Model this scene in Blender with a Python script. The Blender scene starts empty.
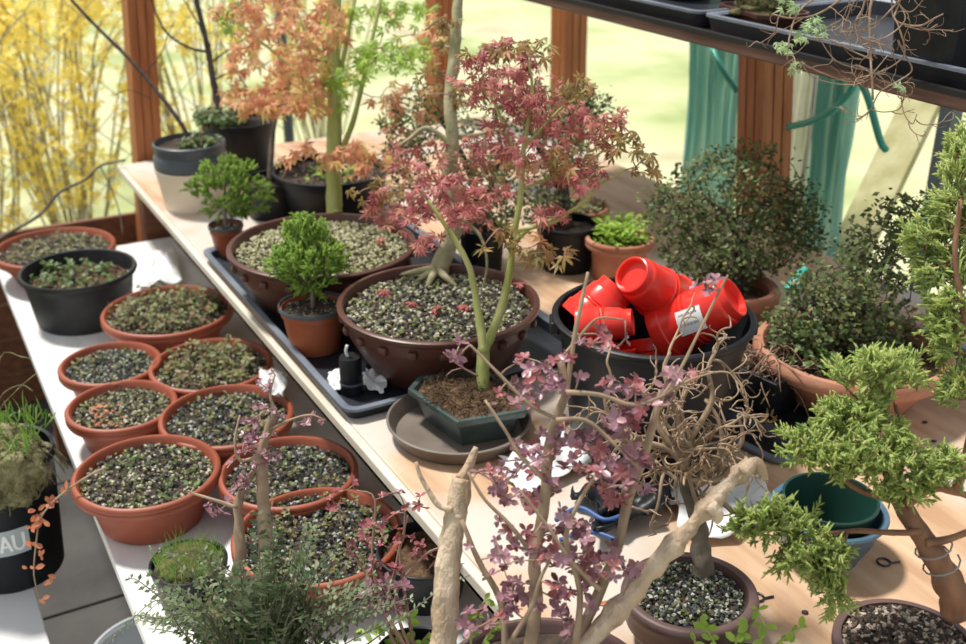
import bpy, bmesh, math, random
from mathutils import Vector, Matrix, noise
R_=math.radians
random.seed(7)
S=bpy.context.scene
# ---------------------------------------------------------------- camera
FPX=1100.0; PITCH=R_(24.53); CAM=Vector((0,0,1.75))
cd=bpy.data.cameras.new('camera'); cam=bpy.data.objects.new('camera',cd); S.collection.objects.link(cam)
cam.location=CAM; cam.rotation_euler=(math.pi/2-PITCH,0,0)
cd.sensor_width=36; cd.lens=36*FPX/966; cd.clip_end=200
cd.dof.use_dof=True; cd.dof.focus_distance=1.50; cd.dof.aperture_fstop=5.0
S.camera=cam
# ---------------------------------------------------------------- world, sun, exposure
w=bpy.data.worlds.new('sky'); S.world=w; w.use_nodes=True
bg=w.node_tree.nodes['Background']; bg.inputs[0].default_value=(.93,.97,1,1); bg.inputs[1].default_value=.62
sl=bpy.data.lights.new('sun','SUN'); sun=bpy.data.objects.new('sun',sl); S.collection.objects.link(sun)
sl.energy=4.3; sl.angle=R_(7); sl.color=(1,.96,.88)
sun.rotation_euler=Vector((-.42,.34,1.15)).to_track_quat('Z','Y').to_euler()
vs=S.view_settings; vs.view_transform='Standard'; vs.look='None'; vs.gamma=1; vs.use_curve_mapping=False; vs.exposure=0.12

# ---------------------------------------------------------------- helpers: space
F=Vector((0,math.cos(PITCH),-math.sin(PITCH))); RT=Vector((1,0,0)); DN=Vector((0,-math.sin(PITCH),-math.cos(PITCH)))
U=Vector((-.4825,.8759,0)); V=Vector((.8759,.4825,0)); Z=Vector((0,0,1))
def ray(px,py): return F+RT*((px-483)/FPX)+DN*((py-322)/FPX)
def W(px,py,d): return CAM+ray(px,py)*d
def G(px,py,z):
    r=ray(px,py); return CAM+r*((z-CAM.z)/r.z)
def dep(p): return (p-CAM).dot(F)
def wall_u(px,py,u):
    r=ray(px,py); return CAM+r*(u/r.dot(U))
def wall_v(px,py,v):
    r=ray(px,py); return CAM+r*(v/r.dot(V))
def UV(u,v,z): return U*u+V*v+Z*z
TROT=math.atan2(V.y,V.x)      # local x along V, local y along U
def rnd(a,b): return random.uniform(a,b)
def rvec():
    while 1:
        v=Vector((rnd(-1,1),rnd(-1,1),rnd(-1,1)))
        if .05<v.length<1: return v.normalized()
# ---------------------------------------------------------------- helpers: materials
def newmat(name):
    m=bpy.data.materials.new(name); m.use_nodes=True
    return m,m.node_tree.nodes,m.node_tree.links,m.node_tree.nodes['Principled BSDF']
def plain(name,c,rough=.5,c2=None,scale=12,bump=0,bscale=60,metal=0,spec=.5,detail=4,stretch=None):
    m,n,l,b=newmat(name)
    b.inputs['Roughness'].default_value=rough; b.inputs['Metallic'].default_value=metal
    b.inputs['Specular IOR Level'].default_value=spec
    b.inputs['Base Color'].default_value=(*c,1)
    tc=n.new('ShaderNodeTexCoord'); src=tc.outputs['Object']
    if stretch:
        mp=n.new('ShaderNodeMapping'); mp.inputs['Scale'].default_value=stretch; l.new(src,mp.inputs[0]); src=mp.outputs[0]
    if c2:
        t=n.new('ShaderNodeTexNoise'); t.inputs['Scale'].default_value=scale; t.inputs['Detail'].default_value=detail; l.new(src,t.inputs['Vector'])
        r=n.new('ShaderNodeValToRGB'); r.color_ramp.elements[0].position=.36; r.color_ramp.elements[1].position=.64
        r.color_ramp.elements[0].color=(*c,1); r.color_ramp.elements[1].color=(*c2,1)
        l.new(t.outputs['Fac'],r.inputs[0]); l.new(r.outputs[0],b.inputs['Base Color'])
    if bump:
        t=n.new('ShaderNodeTexNoise'); t.inputs['Scale'].default_value=bscale; t.inputs['Detail'].default_value=5; l.new(src,t.inputs['Vector'])
        bp=n.new('ShaderNodeBump'); bp.inputs['Strength'].default_value=bump; bp.inputs['Distance'].default_value=.01
        l.new(t.outputs['Fac'],bp.inputs['Height']); l.new(bp.outputs[0],b.inputs['Normal'])
    return m
def island(name,cols,rough=.55,trans=0,const=False,spec=.4):
    m,n,l,b=newmat(name)
    g=n.new('ShaderNodeNewGeometry'); r=n.new('ShaderNodeValToRGB')
    e=r.color_ramp.elements
    while len(e)<len(cols): e.new(.5)
    for i,c in enumerate(cols):
        e[i].position=i/(len(cols)-(0 if const else 1)); e[i].color=(*c,1)
    if const: r.color_ramp.interpolation='CONSTANT'
    l.new(g.outputs['Random Per Island'],r.inputs[0]); l.new(r.outputs[0],b.inputs['Base Color'])
    b.inputs['Roughness'].default_value=rough; b.inputs['Specular IOR Level'].default_value=spec
    if trans:
        t=n.new('ShaderNodeBsdfTranslucent'); l.new(r.outputs[0],t.inputs[0])
        mx=n.new('ShaderNodeMixShader'); mx.inputs[0].default_value=trans
        l.new(b.outputs[0],mx.inputs[1]); l.new(t.outputs[0],mx.inputs[2]); l.new(mx.outputs[0],n['Material Output'].inputs[0])
    return m
M={}
M['terra']=plain('terracotta plastic',(.29,.066,.032),.5,(.35,.09,.045),9,.05)
M['terra_clay']=plain('fired clay',(.40,.15,.085),.75,(.50,.24,.15),11,.12)
M['terra_small']=plain('orange terracotta plastic',(.34,.085,.035),.4,(.40,.115,.05),6)
M['brownp']=plain('brown plastic',(.075,.026,.018),.38,(.10,.036,.025),9,.04)
M['brown_ceramic']=plain('dark brown ceramic',(.10,.055,.05),.5,(.15,.09,.085),9,.05)
M['black']=plain('black plastic',(.007,.008,.011),.42,(.014,.016,.020),14,.05,spec=.3)
M['blackd']=plain('weathered black plastic',(.012,.013,.016),.55,(.04,.04,.04),8,.1,spec=.3)
M['lit_tray_rim']=plain('slate plastic rim with highlight',(.12,.14,.18),.4,(.20,.23,.28),9)  # highlight along the tray lip, put into a paler slate than the body
M['tray']=plain('dark slate plastic tray',(.008,.010,.016),.42,(.020,.024,.034),7,.03)
M['red']=plain('red plastic',(.80,.035,.02),.28,(.72,.03,.02),5)
M['greenglaze']=plain('green grey glaze',(.04,.062,.058),.3,(.085,.115,.11),14,.04)
M['greenplastic']=plain('dark green plastic',(.012,.05,.038),.35)
M['blueglaze']=plain('blue grey glaze',(.10,.19,.28),.3,(.06,.11,.16),9,.03)
M['saucer']=plain('taupe saucer plastic',(.13,.105,.085),.5,(.20,.165,.14),10,.05)
M['greyp']=plain('slate grey plastic',(.06,.075,.095),.45,(.09,.105,.12),8)
M['beigep']=plain('cream plastic',(.75,.62,.48),.5,(.80,.70,.58),5)
M['wood_post']=plain('orange stained timber',(.33,.105,.035),.5,(.46,.17,.06),16,.12,30,stretch=(3,3,.25))
M['wood_dark']=plain('brown stained timber',(.14,.05,.025),.6,(.22,.085,.04),12,.15,30,stretch=(.4,6,6))
M['wood_shelf']=plain('reddish shelf board',(.085,.040,.028),.6,(.16,.085,.06),12,.15,30,stretch=(6,.4,6))
M['black_board']=plain('black board with bench shade',(.010,.010,.011),.6)  # near black; on the undershelf the colour stands in for shade
def board_mat(name,a,b_,c_,sc):
    m,n,l,b=newmat(name); b.inputs['Roughness'].default_value=.6
    tc=n.new('ShaderNodeTexCoord'); mp=n.new('ShaderNodeMapping'); mp.inputs['Scale'].default_value=(4,.6,4); l.new(tc.outputs['Object'],mp.inputs[0])
    t=n.new('ShaderNodeTexNoise'); t.inputs['Scale'].default_value=sc*2.4; t.inputs['Detail'].default_value=7; l.new(mp.outputs[0],t.inputs['Vector'])
    r=n.new('ShaderNodeValToRGB'); r.color_ramp.elements[0].position=.35; r.color_ramp.elements[1].position=.66
    r.color_ramp.elements[0].color=(*a,1); r.color_ramp.elements[1].color=(*b_,1); l.new(t.outputs['Fac'],r.inputs[0])
    t2=n.new('ShaderNodeTexNoise'); t2.inputs['Scale'].default_value=sc; t2.inputs['Detail'].default_value=5; l.new(tc.outputs['Object'],t2.inputs['Vector'])
    r2=n.new('ShaderNodeValToRGB'); r2.color_ramp.elements[0].position=.47; r2.color_ramp.elements[1].position=.58
    l.new(t2.outputs['Fac'],r2.inputs[0])
    mx=n.new('ShaderNodeMix'); mx.data_type='RGBA'; l.new(r2.outputs[0],mx.inputs['Factor']); l.new(r.outputs[0],mx.inputs['A']); mx.inputs['B'].default_value=(*c_,1)
    l.new(mx.outputs['Result'],b.inputs['Base Color'])
    bp=n.new('ShaderNodeBump'); bp.inputs['Strength'].default_value=.12; bp.inputs['Distance'].default_value=.01; l.new(t.outputs['Fac'],bp.inputs['Height']); l.new(bp.outputs[0],b.inputs['Normal'])
    return m
M['tabletop']=board_mat('weathered plywood',(.46,.27,.155),(.66,.46,.30),(.60,.54,.48),2.6)
M['whiteboard']=board_mat('white laminated board',(.66,.65,.63),(.82,.81,.79),(.70,.70,.71),3)
M['edge_cream']=plain('pale cream edge',(.62,.54,.44),.6,(.74,.69,.61),7)  # mottled pale cream, lighter than the tabletop
M['concrete']=plain('concrete paving',(.045,.042,.040),.9,(.085,.08,.076),3,.3,40)
M['bark_dark']=plain('dark bark',(.045,.03,.026),.8,(.10,.07,.06),40,.4,80)
M['stem_pale']=plain('pale olive stem',(.40,.34,.20),.8,(.28,.22,.13),20)
M['bark_green']=plain('green maple bark',(.30,.34,.08),.6,(.46,.46,.18),18,.15,60,stretch=(1,1,.3))
M['bark_pale']=plain('peeling pale bark',(.46,.41,.26),.75,(.27,.26,.13),22,.35,60)
M['bark_grey']=plain('grey brown bark',(.22,.18,.14),.8,(.10,.08,.06),25,.4,70)
M['bark_juniper']=plain('reddish juniper bark',(.30,.15,.085),.8,(.16,.08,.05),30,.5,60,stretch=(1,1,.25))
M['deadwood']=plain('bleached deadwood',(.68,.54,.40),.7,(.44,.31,.20),22,.9,90,stretch=(1,1,.35))
M['twig_tan']=plain('tan twig',(.42,.30,.20),.7,(.26,.18,.12),30)
M['twig_brown']=plain('brown vine twig',(.25,.15,.10),.7,(.42,.30,.21),30)
M['twig_pink']=plain('pinkish maple twig',(.36,.20,.17),.6,(.26,.17,.11),30)
M['soil']=plain('potting soil',(.035,.024,.018),.95,(.085,.06,.042),50,.6,120)
M['peat']=plain('fibrous brown peat',(.07,.04,.022),.95,(.17,.10,.05),60,.9,150)
M['moss']=plain('moss',(.05,.055,.015),.95,(.15,.13,.05),50,.9,120)
M['rootmat']=plain('pale dried root mat',(.16,.15,.06),.95,(.36,.34,.18),60,.9,140)
grav=[(.04,.04,.045),(.42,.40,.28),(.10,.10,.08),(.60,.57,.46),(.13,.16,.05),(.34,.31,.19),(.05,.055,.06),(.20,.19,.15),(.22,.25,.09),(.09,.06,.04)]
M['gravel']=island('mixed grit',grav,.8,const=True)
M['gravel_dark']=island('dark mossy grit',[(.03,.035,.04),(.38,.38,.30),(.06,.07,.065),(.07,.09,.04),(.46,.46,.42),(.035,.04,.045),(.14,.17,.06),(.10,.105,.11)],.8,const=True)
M['gravel_pale']=island('pale yellow grit',[(.52,.50,.30),(.40,.40,.20),(.62,.58,.42),(.20,.20,.10),(.48,.44,.30),(.34,.34,.18)],.8,const=True)
M['gravel_brown']=island('coarse brown grit',[(.045,.03,.022),(.10,.065,.045),(.34,.27,.22),(.025,.02,.018),(.14,.09,.07),(.55,.48,.40),(.06,.04,.03),(.03,.025,.02)],.8,const=True)
M['lf_red']=island('red maple leaf',[(.44,.10,.11),(.56,.19,.18),(.36,.07,.08),(.60,.28,.19),(.52,.14,.14)],.5,.3)
M['lf_orange']=island('orange maple leaf',[(.80,.36,.20),(.86,.50,.26),(.74,.26,.16),(.82,.68,.24),(.70,.24,.18)],.5,.45)
M['lf_olive']=island('bronze green maple leaf',[(.30,.22,.06),(.42,.26,.10),(.20,.18,.05),(.50,.22,.10)],.5,.3)
M['lf_lime']=island('fresh green leaf',[(.34,.54,.07),(.48,.66,.12),(.24,.42,.06)],.5,.45)
M['lf_purple']=island('purple barberry leaf',[(.22,.095,.13),(.40,.22,.27),(.15,.055,.08),(.48,.26,.28),(.31,.15,.20)],.32,.15)
M['lf_pinkred']=island('pink red barberry leaf',[(.40,.12,.13),(.30,.08,.10),(.50,.22,.20)],.42,.2)
M['lf_dark']=island('dark green small leaf',[(.035,.055,.020),(.09,.14,.045),(.15,.21,.07),(.06,.10,.03),(.24,.22,.08),(.28,.33,.16)],.5,.25,spec=.25)
M['lf_green']=island('green small leaf',[(.05,.11,.025),(.11,.20,.05),(.17,.27,.08),(.07,.12,.04)],.4,.2)
M['lf_fern']=island('grey green pinnate leaf',[(.06,.11,.04),(.12,.18,.075),(.24,.30,.16),(.04,.075,.03)],.45,.15)
M['lf_seed']=island('seedling leaf',[(.16,.22,.06),(.26,.30,.11),(.22,.12,.06),(.10,.14,.05),(.32,.34,.17)],.5,.2)
M['lf_pale']=island('pale green young leaf',[(.40,.56,.28),(.52,.66,.36),(.30,.46,.18)],.5,.35)
M['lf_dry']=island('dry orange leaf',[(.55,.17,.08),(.65,.26,.13),(.45,.14,.08)],.5,.3)
M['juniper']=island('yellow green juniper needle',[(.46,.58,.15),(.62,.72,.24),(.76,.80,.34),(.30,.44,.12),(.54,.66,.24)],.5,.45)
M['hinoki']=island('bright green conifer needle',[(.20,.38,.05),(.34,.54,.08),(.48,.64,.14),(.13,.27,.04)],.5,.4)
M['grassblade']=island('green grass blade',[(.12,.30,.04),(.22,.42,.06),(.35,.40,.12)],.5,.3)
M['forsythia']=island('yellow forsythia petal',[(1,.84,.20),(1,.90,.34),(.98,.76,.10)],.5,.4)
M['white']=plain('white plastic sheet',(.80,.80,.80),.45,(.70,.71,.73),10)
M['label']=plain('white paper',(.85,.85,.85),.6)
M['labelgrey']=plain('pale grey label',(.42,.47,.50),.6)
M['ink']=plain('black print',(.03,.03,.04),.6)
M['inkgrey']=plain('grey barcode print',(.16,.16,.18),.6)
M['wire']=plain('dark steel wire',(.08,.08,.09),.4,metal=.8)
M['fencewire']=plain('galvanised wire',(.30,.31,.32),.5,metal=.4)
M['hose']=plain('teal rubber hose',(.05,.40,.32),.35)
M['greypole']=plain('slate metal pole',(.10,.13,.15),.45)
M['lichen']=plain('lichen covered board',(.42,.38,.18),.8,(.56,.52,.30),14,.2)
def clearmat(name,c,al,rough):
    m,n,l,b=newmat(name); b.inputs['Base Color'].default_value=(*c,1); b.inputs['Roughness'].default_value=rough; b.inputs['Alpha'].default_value=al; return m
M['clearp']=clearmat('clear plastic',(.75,.80,.85),.45,.2)
M['milky']=clearmat('milky film',(.80,.80,.80),.85,.4)
M['sheet']=clearmat('greyed film sheet',(.72,.76,.68),.55,.3)
def netmat():
    m,n,l,b=newmat('teal shade net'); b.inputs['Roughness'].default_value=.7
    tc=n.new('ShaderNodeTexCoord'); mp=n.new('ShaderNodeMapping'); mp.inputs['Scale'].default_value=(30,30,1.6); l.new(tc.outputs['Object'],mp.inputs[0])
    t=n.new('ShaderNodeTexNoise'); t.inputs['Scale'].default_value=1; l.new(mp.outputs[0],t.inputs['Vector'])
    r=n.new('ShaderNodeValToRGB'); r.color_ramp.elements[0].color=(.24,.56,.50,1); r.color_ramp.elements[1].color=(.52,.82,.75,1); r.color_ramp.elements[0].position=.35; r.color_ramp.elements[1].position=.65
    l.new(t.outputs['Fac'],r.inputs[0]); l.new(r.outputs[0],b.inputs['Base Color'])
    tr=n.new('ShaderNodeBsdfTranslucent'); l.new(r.outputs[0],tr.inputs[0])
    mx=n.new('ShaderNodeMixShader'); mx.inputs[0].default_value=.4; l.new(b.outputs[0],mx.inputs[1]); l.new(tr.outputs[0],mx.inputs[2])
    tp=n.new('ShaderNodeBsdfTransparent'); m2=n.new('ShaderNodeMixShader'); m2.inputs[0].default_value=.25
    l.new(mx.outputs[0],m2.inputs[1]); l.new(tp.outputs[0],m2.inputs[2]); l.new(m2.outputs[0],n['Material Output'].inputs[0])
    return m
M['net']=netmat()
def lawnmat():
    m,n,l,b=newmat('pale spring lawn'); b.inputs['Roughness'].default_value=.95
    tc=n.new('ShaderNodeTexCoord')
    t=n.new('ShaderNodeTexNoise'); t.inputs['Scale'].default_value=.9; t.inputs['Detail'].default_value=8; l.new(tc.outputs['Object'],t.inputs['Vector'])
    r=n.new('ShaderNodeValToRGB'); e=r.color_ramp.elements; e.new(.5); e.new(.5)
    for i,(p,c) in enumerate([(.30,(.28,.36,.13)),(.45,(.47,.51,.26)),(.58,(.56,.55,.36)),(.72,(.40,.34,.20))]): e[i].position=p; e[i].color=(*c,1)
    l.new(t.outputs['Fac'],r.inputs[0]); l.new(r.outputs[0],b.inputs['Base Color'])
    return m
M['lawn']=lawnmat()
# ---------------------------------------------------------------- helpers: meshes & objects
class MB:
    def __init__(s): s.v=[]; s.f=[]
    def add(s,vs,fs):
        o=len(s.v); s.v+=[tuple(x) for x in vs]; s.f+=[tuple(i+o for i in f) for f in fs]
    def box(s,c,sz,rot=0,tilt=None):
        m=Matrix.Rotation(rot,3,'Z')
        if tilt: m=tilt
        vs=[Vector(c)+m@Vector((x*sz[0]/2,y*sz[1]/2,z*sz[2]/2)) for x in(-1,1) for y in(-1,1) for z in(-1,1)]
        s.add(vs,[(0,1,3,2),(4,6,7,5),(0,4,5,1),(2,3,7,6),(0,2,6,4),(1,5,7,3)]); return s
    def tube(s,pts,rad,n=7,cap=True,wob=0):
        k=len(pts)
        if k<2: return s
        t=(pts[1]-pts[0]).normalized(); a=t.orthogonal().normalized(); vs=[]
        for i,p in enumerate(pts):
            t=(pts[min(i+1,k-1)]-pts[max(i-1,0)])
            t=t.normalized() if t.length>1e-9 else Vector((0,0,1))
            a=a-t*a.dot(t); a=a.normalized() if a.length>1e-6 else t.orthogonal().normalized()
            b=t.cross(a); r=rad[i] if isinstance(rad,(list,tuple)) else rad
            for j in range(n):
                th=2*math.pi*j/n; rr=r*(1+(wob*noise.noise(Vector((p.x*60+j*1.7,p.y*60,p.z*60))) if wob else 0))
                vs.append(p+(a*math.cos(th)+b*math.sin(th))*rr)
        fs=[(i*n+j,i*n+(j+1)%n,(i+1)*n+(j+1)%n,(i+1)*n+j) for i in range(k-1) for j in range(n)]
        if cap: fs+=[tuple(range(n))[::-1],tuple(range((k-1)*n,k*n))]
        s.add(vs,fs); return s
    def lathe(s,prof,n=48,M_=None,wob=0):
        vs=[];
        for r,z in prof:
            for j in range(n):
                th=2*math.pi*j/n; rr=max(r,1e-5)
                if wob: rr*=1+wob*math.sin(th*2+1)
                vs.append(Vector((rr*math.cos(th),rr*math.sin(th),z)))
        if M_: vs=[M_@x for x in vs]
        s.add(vs,[(i*n+j,i*n+(j+1)%n,(i+1)*n+(j+1)%n,(i+1)*n+j) for i in range(len(prof)-1) for j in range(n)]); return s
    def build(s,name,mat,parent=None,smooth=True,local=True,bevel=0,auto=None):
        me=bpy.data.meshes.new(name); vs=s.v
        if parent is not None and local:
            inv=WM[parent.name].inverted(); vs=[inv@Vector(x) for x in vs]
        me.from_pydata(vs,[],s.f); me.materials.append(M[mat]); me.update()
        if smooth:
            me.polygons.foreach_set('use_smooth',[True]*len(me.polygons))
            if auto: me.set_sharp_from_angle(angle=R_(auto))
        o=bpy.data.objects.new(name,me); S.collection.objects.link(o)
        if parent is not None:
            o.parent=parent; WM[o.name]=WM[parent.name]
        else: WM[o.name]=Matrix.Identity(4)
        if bevel:
            b=o.modifiers.new('bevel','BEVEL'); b.width=bevel; b.segments=2; b.limit_method='ANGLE'
        return o
WM={}
def tag(o,label,cat,group=None,kind=None):
    if label: o['label']=label
    if cat: o['category']=cat
    if group: o['group']=group
    if kind: o['kind']=kind
    return o
def thing(name,loc,label,cat,group=None,rotz=0):
    o=bpy.data.objects.new(name,None); S.collection.objects.link(o); o.empty_display_size=.02
    o.location=loc; o.rotation_euler=(0,0,rotz)
    WM[o.name]=Matrix.Translation(loc)@Matrix.Rotation(rotz,4,'Z')
    return tag(o,label,cat,group)
def single(mb,name,mat,origin,label,cat,group=None,smooth=True,auto=None,bevel=0,kind=None):
    mb.v=[tuple(Vector(x)-origin) for x in mb.v]
    o=mb.build(name,mat,None,smooth=smooth,auto=auto,bevel=bevel); o.location=origin; WM[o.name]=Matrix.Translation(origin)
    return tag(o,label,cat,group,kind)
def at(parent,mb): # shift a mesh built about the origin to its parent's world frame
    m=WM[parent.name]; mb.v=[tuple(m@Vector(x)) for x in mb.v]; return mb
def cr(pts,k=5):
    P=[pts[0]*2-pts[1]]+list(pts)+[pts[-1]*2-pts[-2]]; out=[]
    for i in range(1,len(P)-2):
        a,b,c,d=P[i-1:i+3]
        for j in range(k):
            t=j/k; out.append(.5*((2*b)+(c-a)*t+(2*a-5*b+4*c-d)*t*t+(3*b-a-3*c+d)*t*t*t))
    out.append(pts[-1].copy()); return out
def lerp_r(r0,r1,n,pw=1): return [r0+(r1-r0)*(i/(n-1))**pw for i in range(n)]
def PX(lst,d,dj=0):   # points at a given camera distance; (px,py[,extra depth])
    return [W(q[0],q[1],d+(q[2] if len(q)>2 else 0)+rnd(-dj,dj)) for q in lst]
# ---------------------------------------------------------------- leaves
def basis(n,up):
    a=up-n*up.dot(n)
    if a.length<1e-4: a=n.orthogonal()
    a.normalize(); return a,n.cross(a)
def maple(mb,p,n,d,s,lobes=5):
    a,b=basis(n,d); vs=[p];fs=[]
    for i in range(lobes):
        th=R_(-95+190*i/(lobes-1)); L=s*(1-.42*abs(i-(lobes-1)/2)/((lobes-1)/2))
        t=a*math.cos(th)+b*math.sin(th); q=-a*math.sin(th)+b*math.cos(th); wd=.115*s
        m=len(vs); vs+=[p+t*L*.45+q*wd-n*.08*s,p+t*L*.92-n*L*.45,p+t*L*.45-q*wd-n*.08*s]; fs+=[(0,m,m+1,m+2)]
    mb.add(vs,fs)
def oval(mb,p,n,d,s,wd=.5):
    a,b=basis(n,d)
    vs=[p,p+a*s*.35+b*s*wd*.42,p+a*s*.75+b*s*wd*.42,p+a*s-n*s*.1,p+a*s*.75-b*s*wd*.42,p+a*s*.35-b*s*wd*.42,p+a*s*.55-n*s*.09]
    mb.add(vs,[(0,1,6),(1,2,6),(2,3,6),(3,4,6),(4,5,6),(5,0,6)])
def oval4(mb,p,n,d,s,wd=.5):
    a,b=basis(n,d); mb.add([p,p+a*s*.5+b*s*wd*.5,p+a*s,p+a*s*.5-b*s*wd*.5],[(0,1,2,3)])
def spike(mb,p,t,L,r):
    a=t.orthogonal().normalized(); b=t.cross(a)
    vs=[p+(a*math.cos(x)+b*math.sin(x))*r for x in(0,2.09,4.19)]+[p+t*L*.6+(a*math.cos(x)+b*math.sin(x))*r*1.1 for x in(0,2.09,4.19)]+[p+t*L]
    mb.add(vs,[(0,1,4,3),(1,2,5,4),(2,0,3,5),(3,4,6),(4,5,6),(5,3,6)])
def spray(mb,p,t,L,k,r=.0017):   # a scale-leaved branchlet with side shoots
    t=t.normalized(); a=t.orthogonal().normalized(); a.rotate(Matrix.Rotation(rnd(0,6),3,t)); 
    spike(mb,p,t,L,r)
    for i in range(k):
        q=p+t*L*(.15+.7*i/k); s=1 if i%2 else -1
        d=(t*rnd(.8,1.3)+a*s*rnd(.6,1)+rvec()*.35).normalized(); spike(mb,q,d,L*rnd(.3,.55),r*.9)
# ---------------------------------------------------------------- trees
def E3(px,py,rx,ry,d,dr,n):
    out=[]
    while len(out)<n:
        x,y,z=rnd(-1,1),rnd(-1,1),rnd(-1,1)
        if x*x+y*y+z*z<=1: out.append(W(px+x*rx,py+y*ry,d+z*dr))
    return out
def grow(mb,nodes,targets,r=.0016,step=.03,n=5,sag=.12):
    nodes=list(nodes)
    tg=sorted(targets,key=lambda t:min((t-q).length for q in nodes))
    for t in tg:
        q=min(nodes,key=lambda x:(x-t).length); L=(t-q).length
        k=max(2,int(L/step)); off=rvec()*L*sag
        pts=[q.lerp(t,i/k)+off*math.sin(math.pi*i/k)+(rvec()*L*.03 if 0<i<k else Vector()) for i in range(k+1)]
        rr=r*(1+min(1.4,L*8)); mb.tube(pts,lerp_r(rr,r*.6,k+1),n=4 if r<.002 else n)
        nodes+=pts[1:]
def trunk(mb,pts,r0,r1,n=10,k=6,wob=.25,pw=1):
    p=cr(pts,k); mb.tube(p,lerp_r(r0,r1,len(p),pw),n=n,wob=wob); return p
# ---------------------------------------------------------------- pots
def gravel(parent,c,R,z,size,n,mat,dome=0,seedfn=None,inner=None,name='gravel'):
    mb=MB()
    for i in range(n):
        r=R*math.sqrt(random.random()); th=rnd(0,6.283); s=size*rnd(.6,1.25)
        p=c+Vector((r*math.cos(th),r*math.sin(th),z+dome*(1-(r/R)**2)+s*.25))
        m=Matrix.Rotation(rnd(0,6.28),3,rvec())
        q=[(1,0,0),(-1,0,0),(0,1,0),(0,-1,0),(0,0,1),(0,0,-1)]
        vs=[p+m@Vector((a*s*.55*rnd(.7,1.2),b*s*.5*rnd(.7,1.2),cc*s*.4*rnd(.7,1.2))) for a,b,cc in q]
        mb.add(vs,[(0,2,4),(2,1,4),(1,3,4),(3,0,4),(2,0,5),(1,2,5),(3,1,5),(0,3,5)])
    o=mb.build(name,mat,parent,smooth=False); o['kind']='stuff'; return o
def soil(parent,c,R,z,mat='soil',dome=.004,name='soil'):
    mb=MB(); K=10;N=36; vs=[c+Z*(z+dome)]; fs=[]
    for i in range(1,K+1):
        for j in range(N):
            r=R*i/K; th=2*math.pi*j/N; x=r*math.cos(th); y=r*math.sin(th)
            vs.append(c+Vector((x,y,z+dome*(1-(i/K)**2)+.006*noise.noise(Vector((x*40+c.x*9,y*40,z*10))))))
    fs=[(0,1+j,1+(j+1)%N) for j in range(N)]+[(1+(i-1)*N+j,1+(i-1)*N+(j+1)%N,1+i*N+(j+1)%N,1+i*N+j) for i in range(1,K) for j in range(N)]
    mb.add([*vs],fs); return mb.build(name,mat,parent)
def pot_bowl(R,H,lip=.012,taper=.66):
    return [(0,0),(taper*R,0),(taper*R+.006,.006),(.90*R-.008,H-.026),(.93*R,H-.024),(R-.002,H-.022),(R,H-.018),(R,H-.013),(R-.0015,H-.0115),(R,H-.010),(R,H-.004),(R-.003,H-.0005),(R-lip+.004,H),(R-lip,H-.004),(R-lip-.003,H-.03),(taper*R,.012),(0,.010)]
def pot_tall(R,H,taper=.72,band=.02,lip=.004):
    return [(0,0),(taper*R,0),(taper*R+.002,.003),(R*.93-.002,H-band),(R*.95,H-band+.001),(R*.97,H-.006),(R,H-.005),(R,H-.001),(R-.002,H),(R-lip,H-.001),(R-lip-.002,H-.006),(R*.9,H-band),(taper*R-.004,.006),(0,.005)]
def potloc(cx,cy,rimz,base): 
    p=G(cx,cy,rimz); d=dep(p); return Vector((p.x,p.y,base)),d
# ================================================================ SETTING
mb=MB(); mb.add([(-16,-4,-.03),(22,-4,-.03),(22,46,-.03),(-16,46,-.03)],[(0,1,2,3)])
o=mb.build('ground_outside','lawn',None,smooth=False); o['kind']='structure'
mb=MB()
for i in range(-1,6):
    for j in range(-3,4):
        mb.box(UV(.25+i*.6,.25+j*.6,-.012),(.592,.592,.04),TROT)
o=mb.build('floor','concrete',None,smooth=False,bevel=.004); o['kind']='structure'
def mb_prism(mb,a,b,sx,sy,rot=TROT,grooves=0):
    # a timber between two points, cross-section in the horizontal plane, with grooved faces
    prof=[]
    hx,hy=sx/2,sy/2; g=.006
    def side(p,q,nrm):
        pts=[p]
        for t in ((.31,.36),(.64,.69)):
            A=p.lerp(q,t[0]);B=p.lerp(q,t[1]); pts+=[A,A-nrm*g,B-nrm*g,B]
        return pts
    c=[Vector((-hx,-hy,0)),Vector((hx,-hy,0)),Vector((hx,hy,0)),Vector((-hx,hy,0))]
    nr=[Vector((0,-1,0)),Vector((1,0,0)),Vector((0,1,0)),Vector((-1,0,0))]
    for i in range(4): prof+=side(c[i],c[(i+1)%4],nr[i]) if grooves else [c[i]]
    m=Matrix.Rotation(rot,3,'Z'); n=len(prof)
    vs=[a+m@q for q in prof]+[b+m@q for q in prof]
    mb.add(vs,[(j,(j+1)%n,n+(j+1)%n,n+j) for j in range(n)]+[tuple(range(n))[::-1],tuple(range(n,2*n))]); return mb
def post(bot,top,sz,label,grooves=1):
    d=(top-bot)/(top.z-bot.z); a=bot-d*(bot.z-0.0); b=bot+d*(2.35-bot.z)
    mb=mb_prism(MB(),a,b,sz,sz,grooves=grooves)
    return single(mb,'wooden_post','wood_post',a,label,'post','posts of the timber frame',smooth=False)
# posts, nearly upright
def lean(base,topx,plane,val,frac=.75):
    t=plane(topx,0,val); v=Vector((base.x,base.y,t.z)); return v.lerp(t,frac)
b1=wall_u(147,157,3.43); post(b1,lean(b1,141,wall_u,3.43),.078,'orange-stained timber post at the far left corner of the workbench')
b2=wall_u(441,116,3.43); post(b2,lean(b2,441,wall_u,3.43),.078,'timber post half hidden behind the green maple trunk at the back')
b3=wall_v(567,133,2.0); post(b3,lean(b3,569,wall_v,2.0),.085,'timber post behind the red maple, left of the teal net')
b4=wall_v(762,200,2.0); post(b4,lean(b4,768,wall_v,2.0,1.0),.098,'timber post between the two teal nets, rising from a dark shrub')
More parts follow.
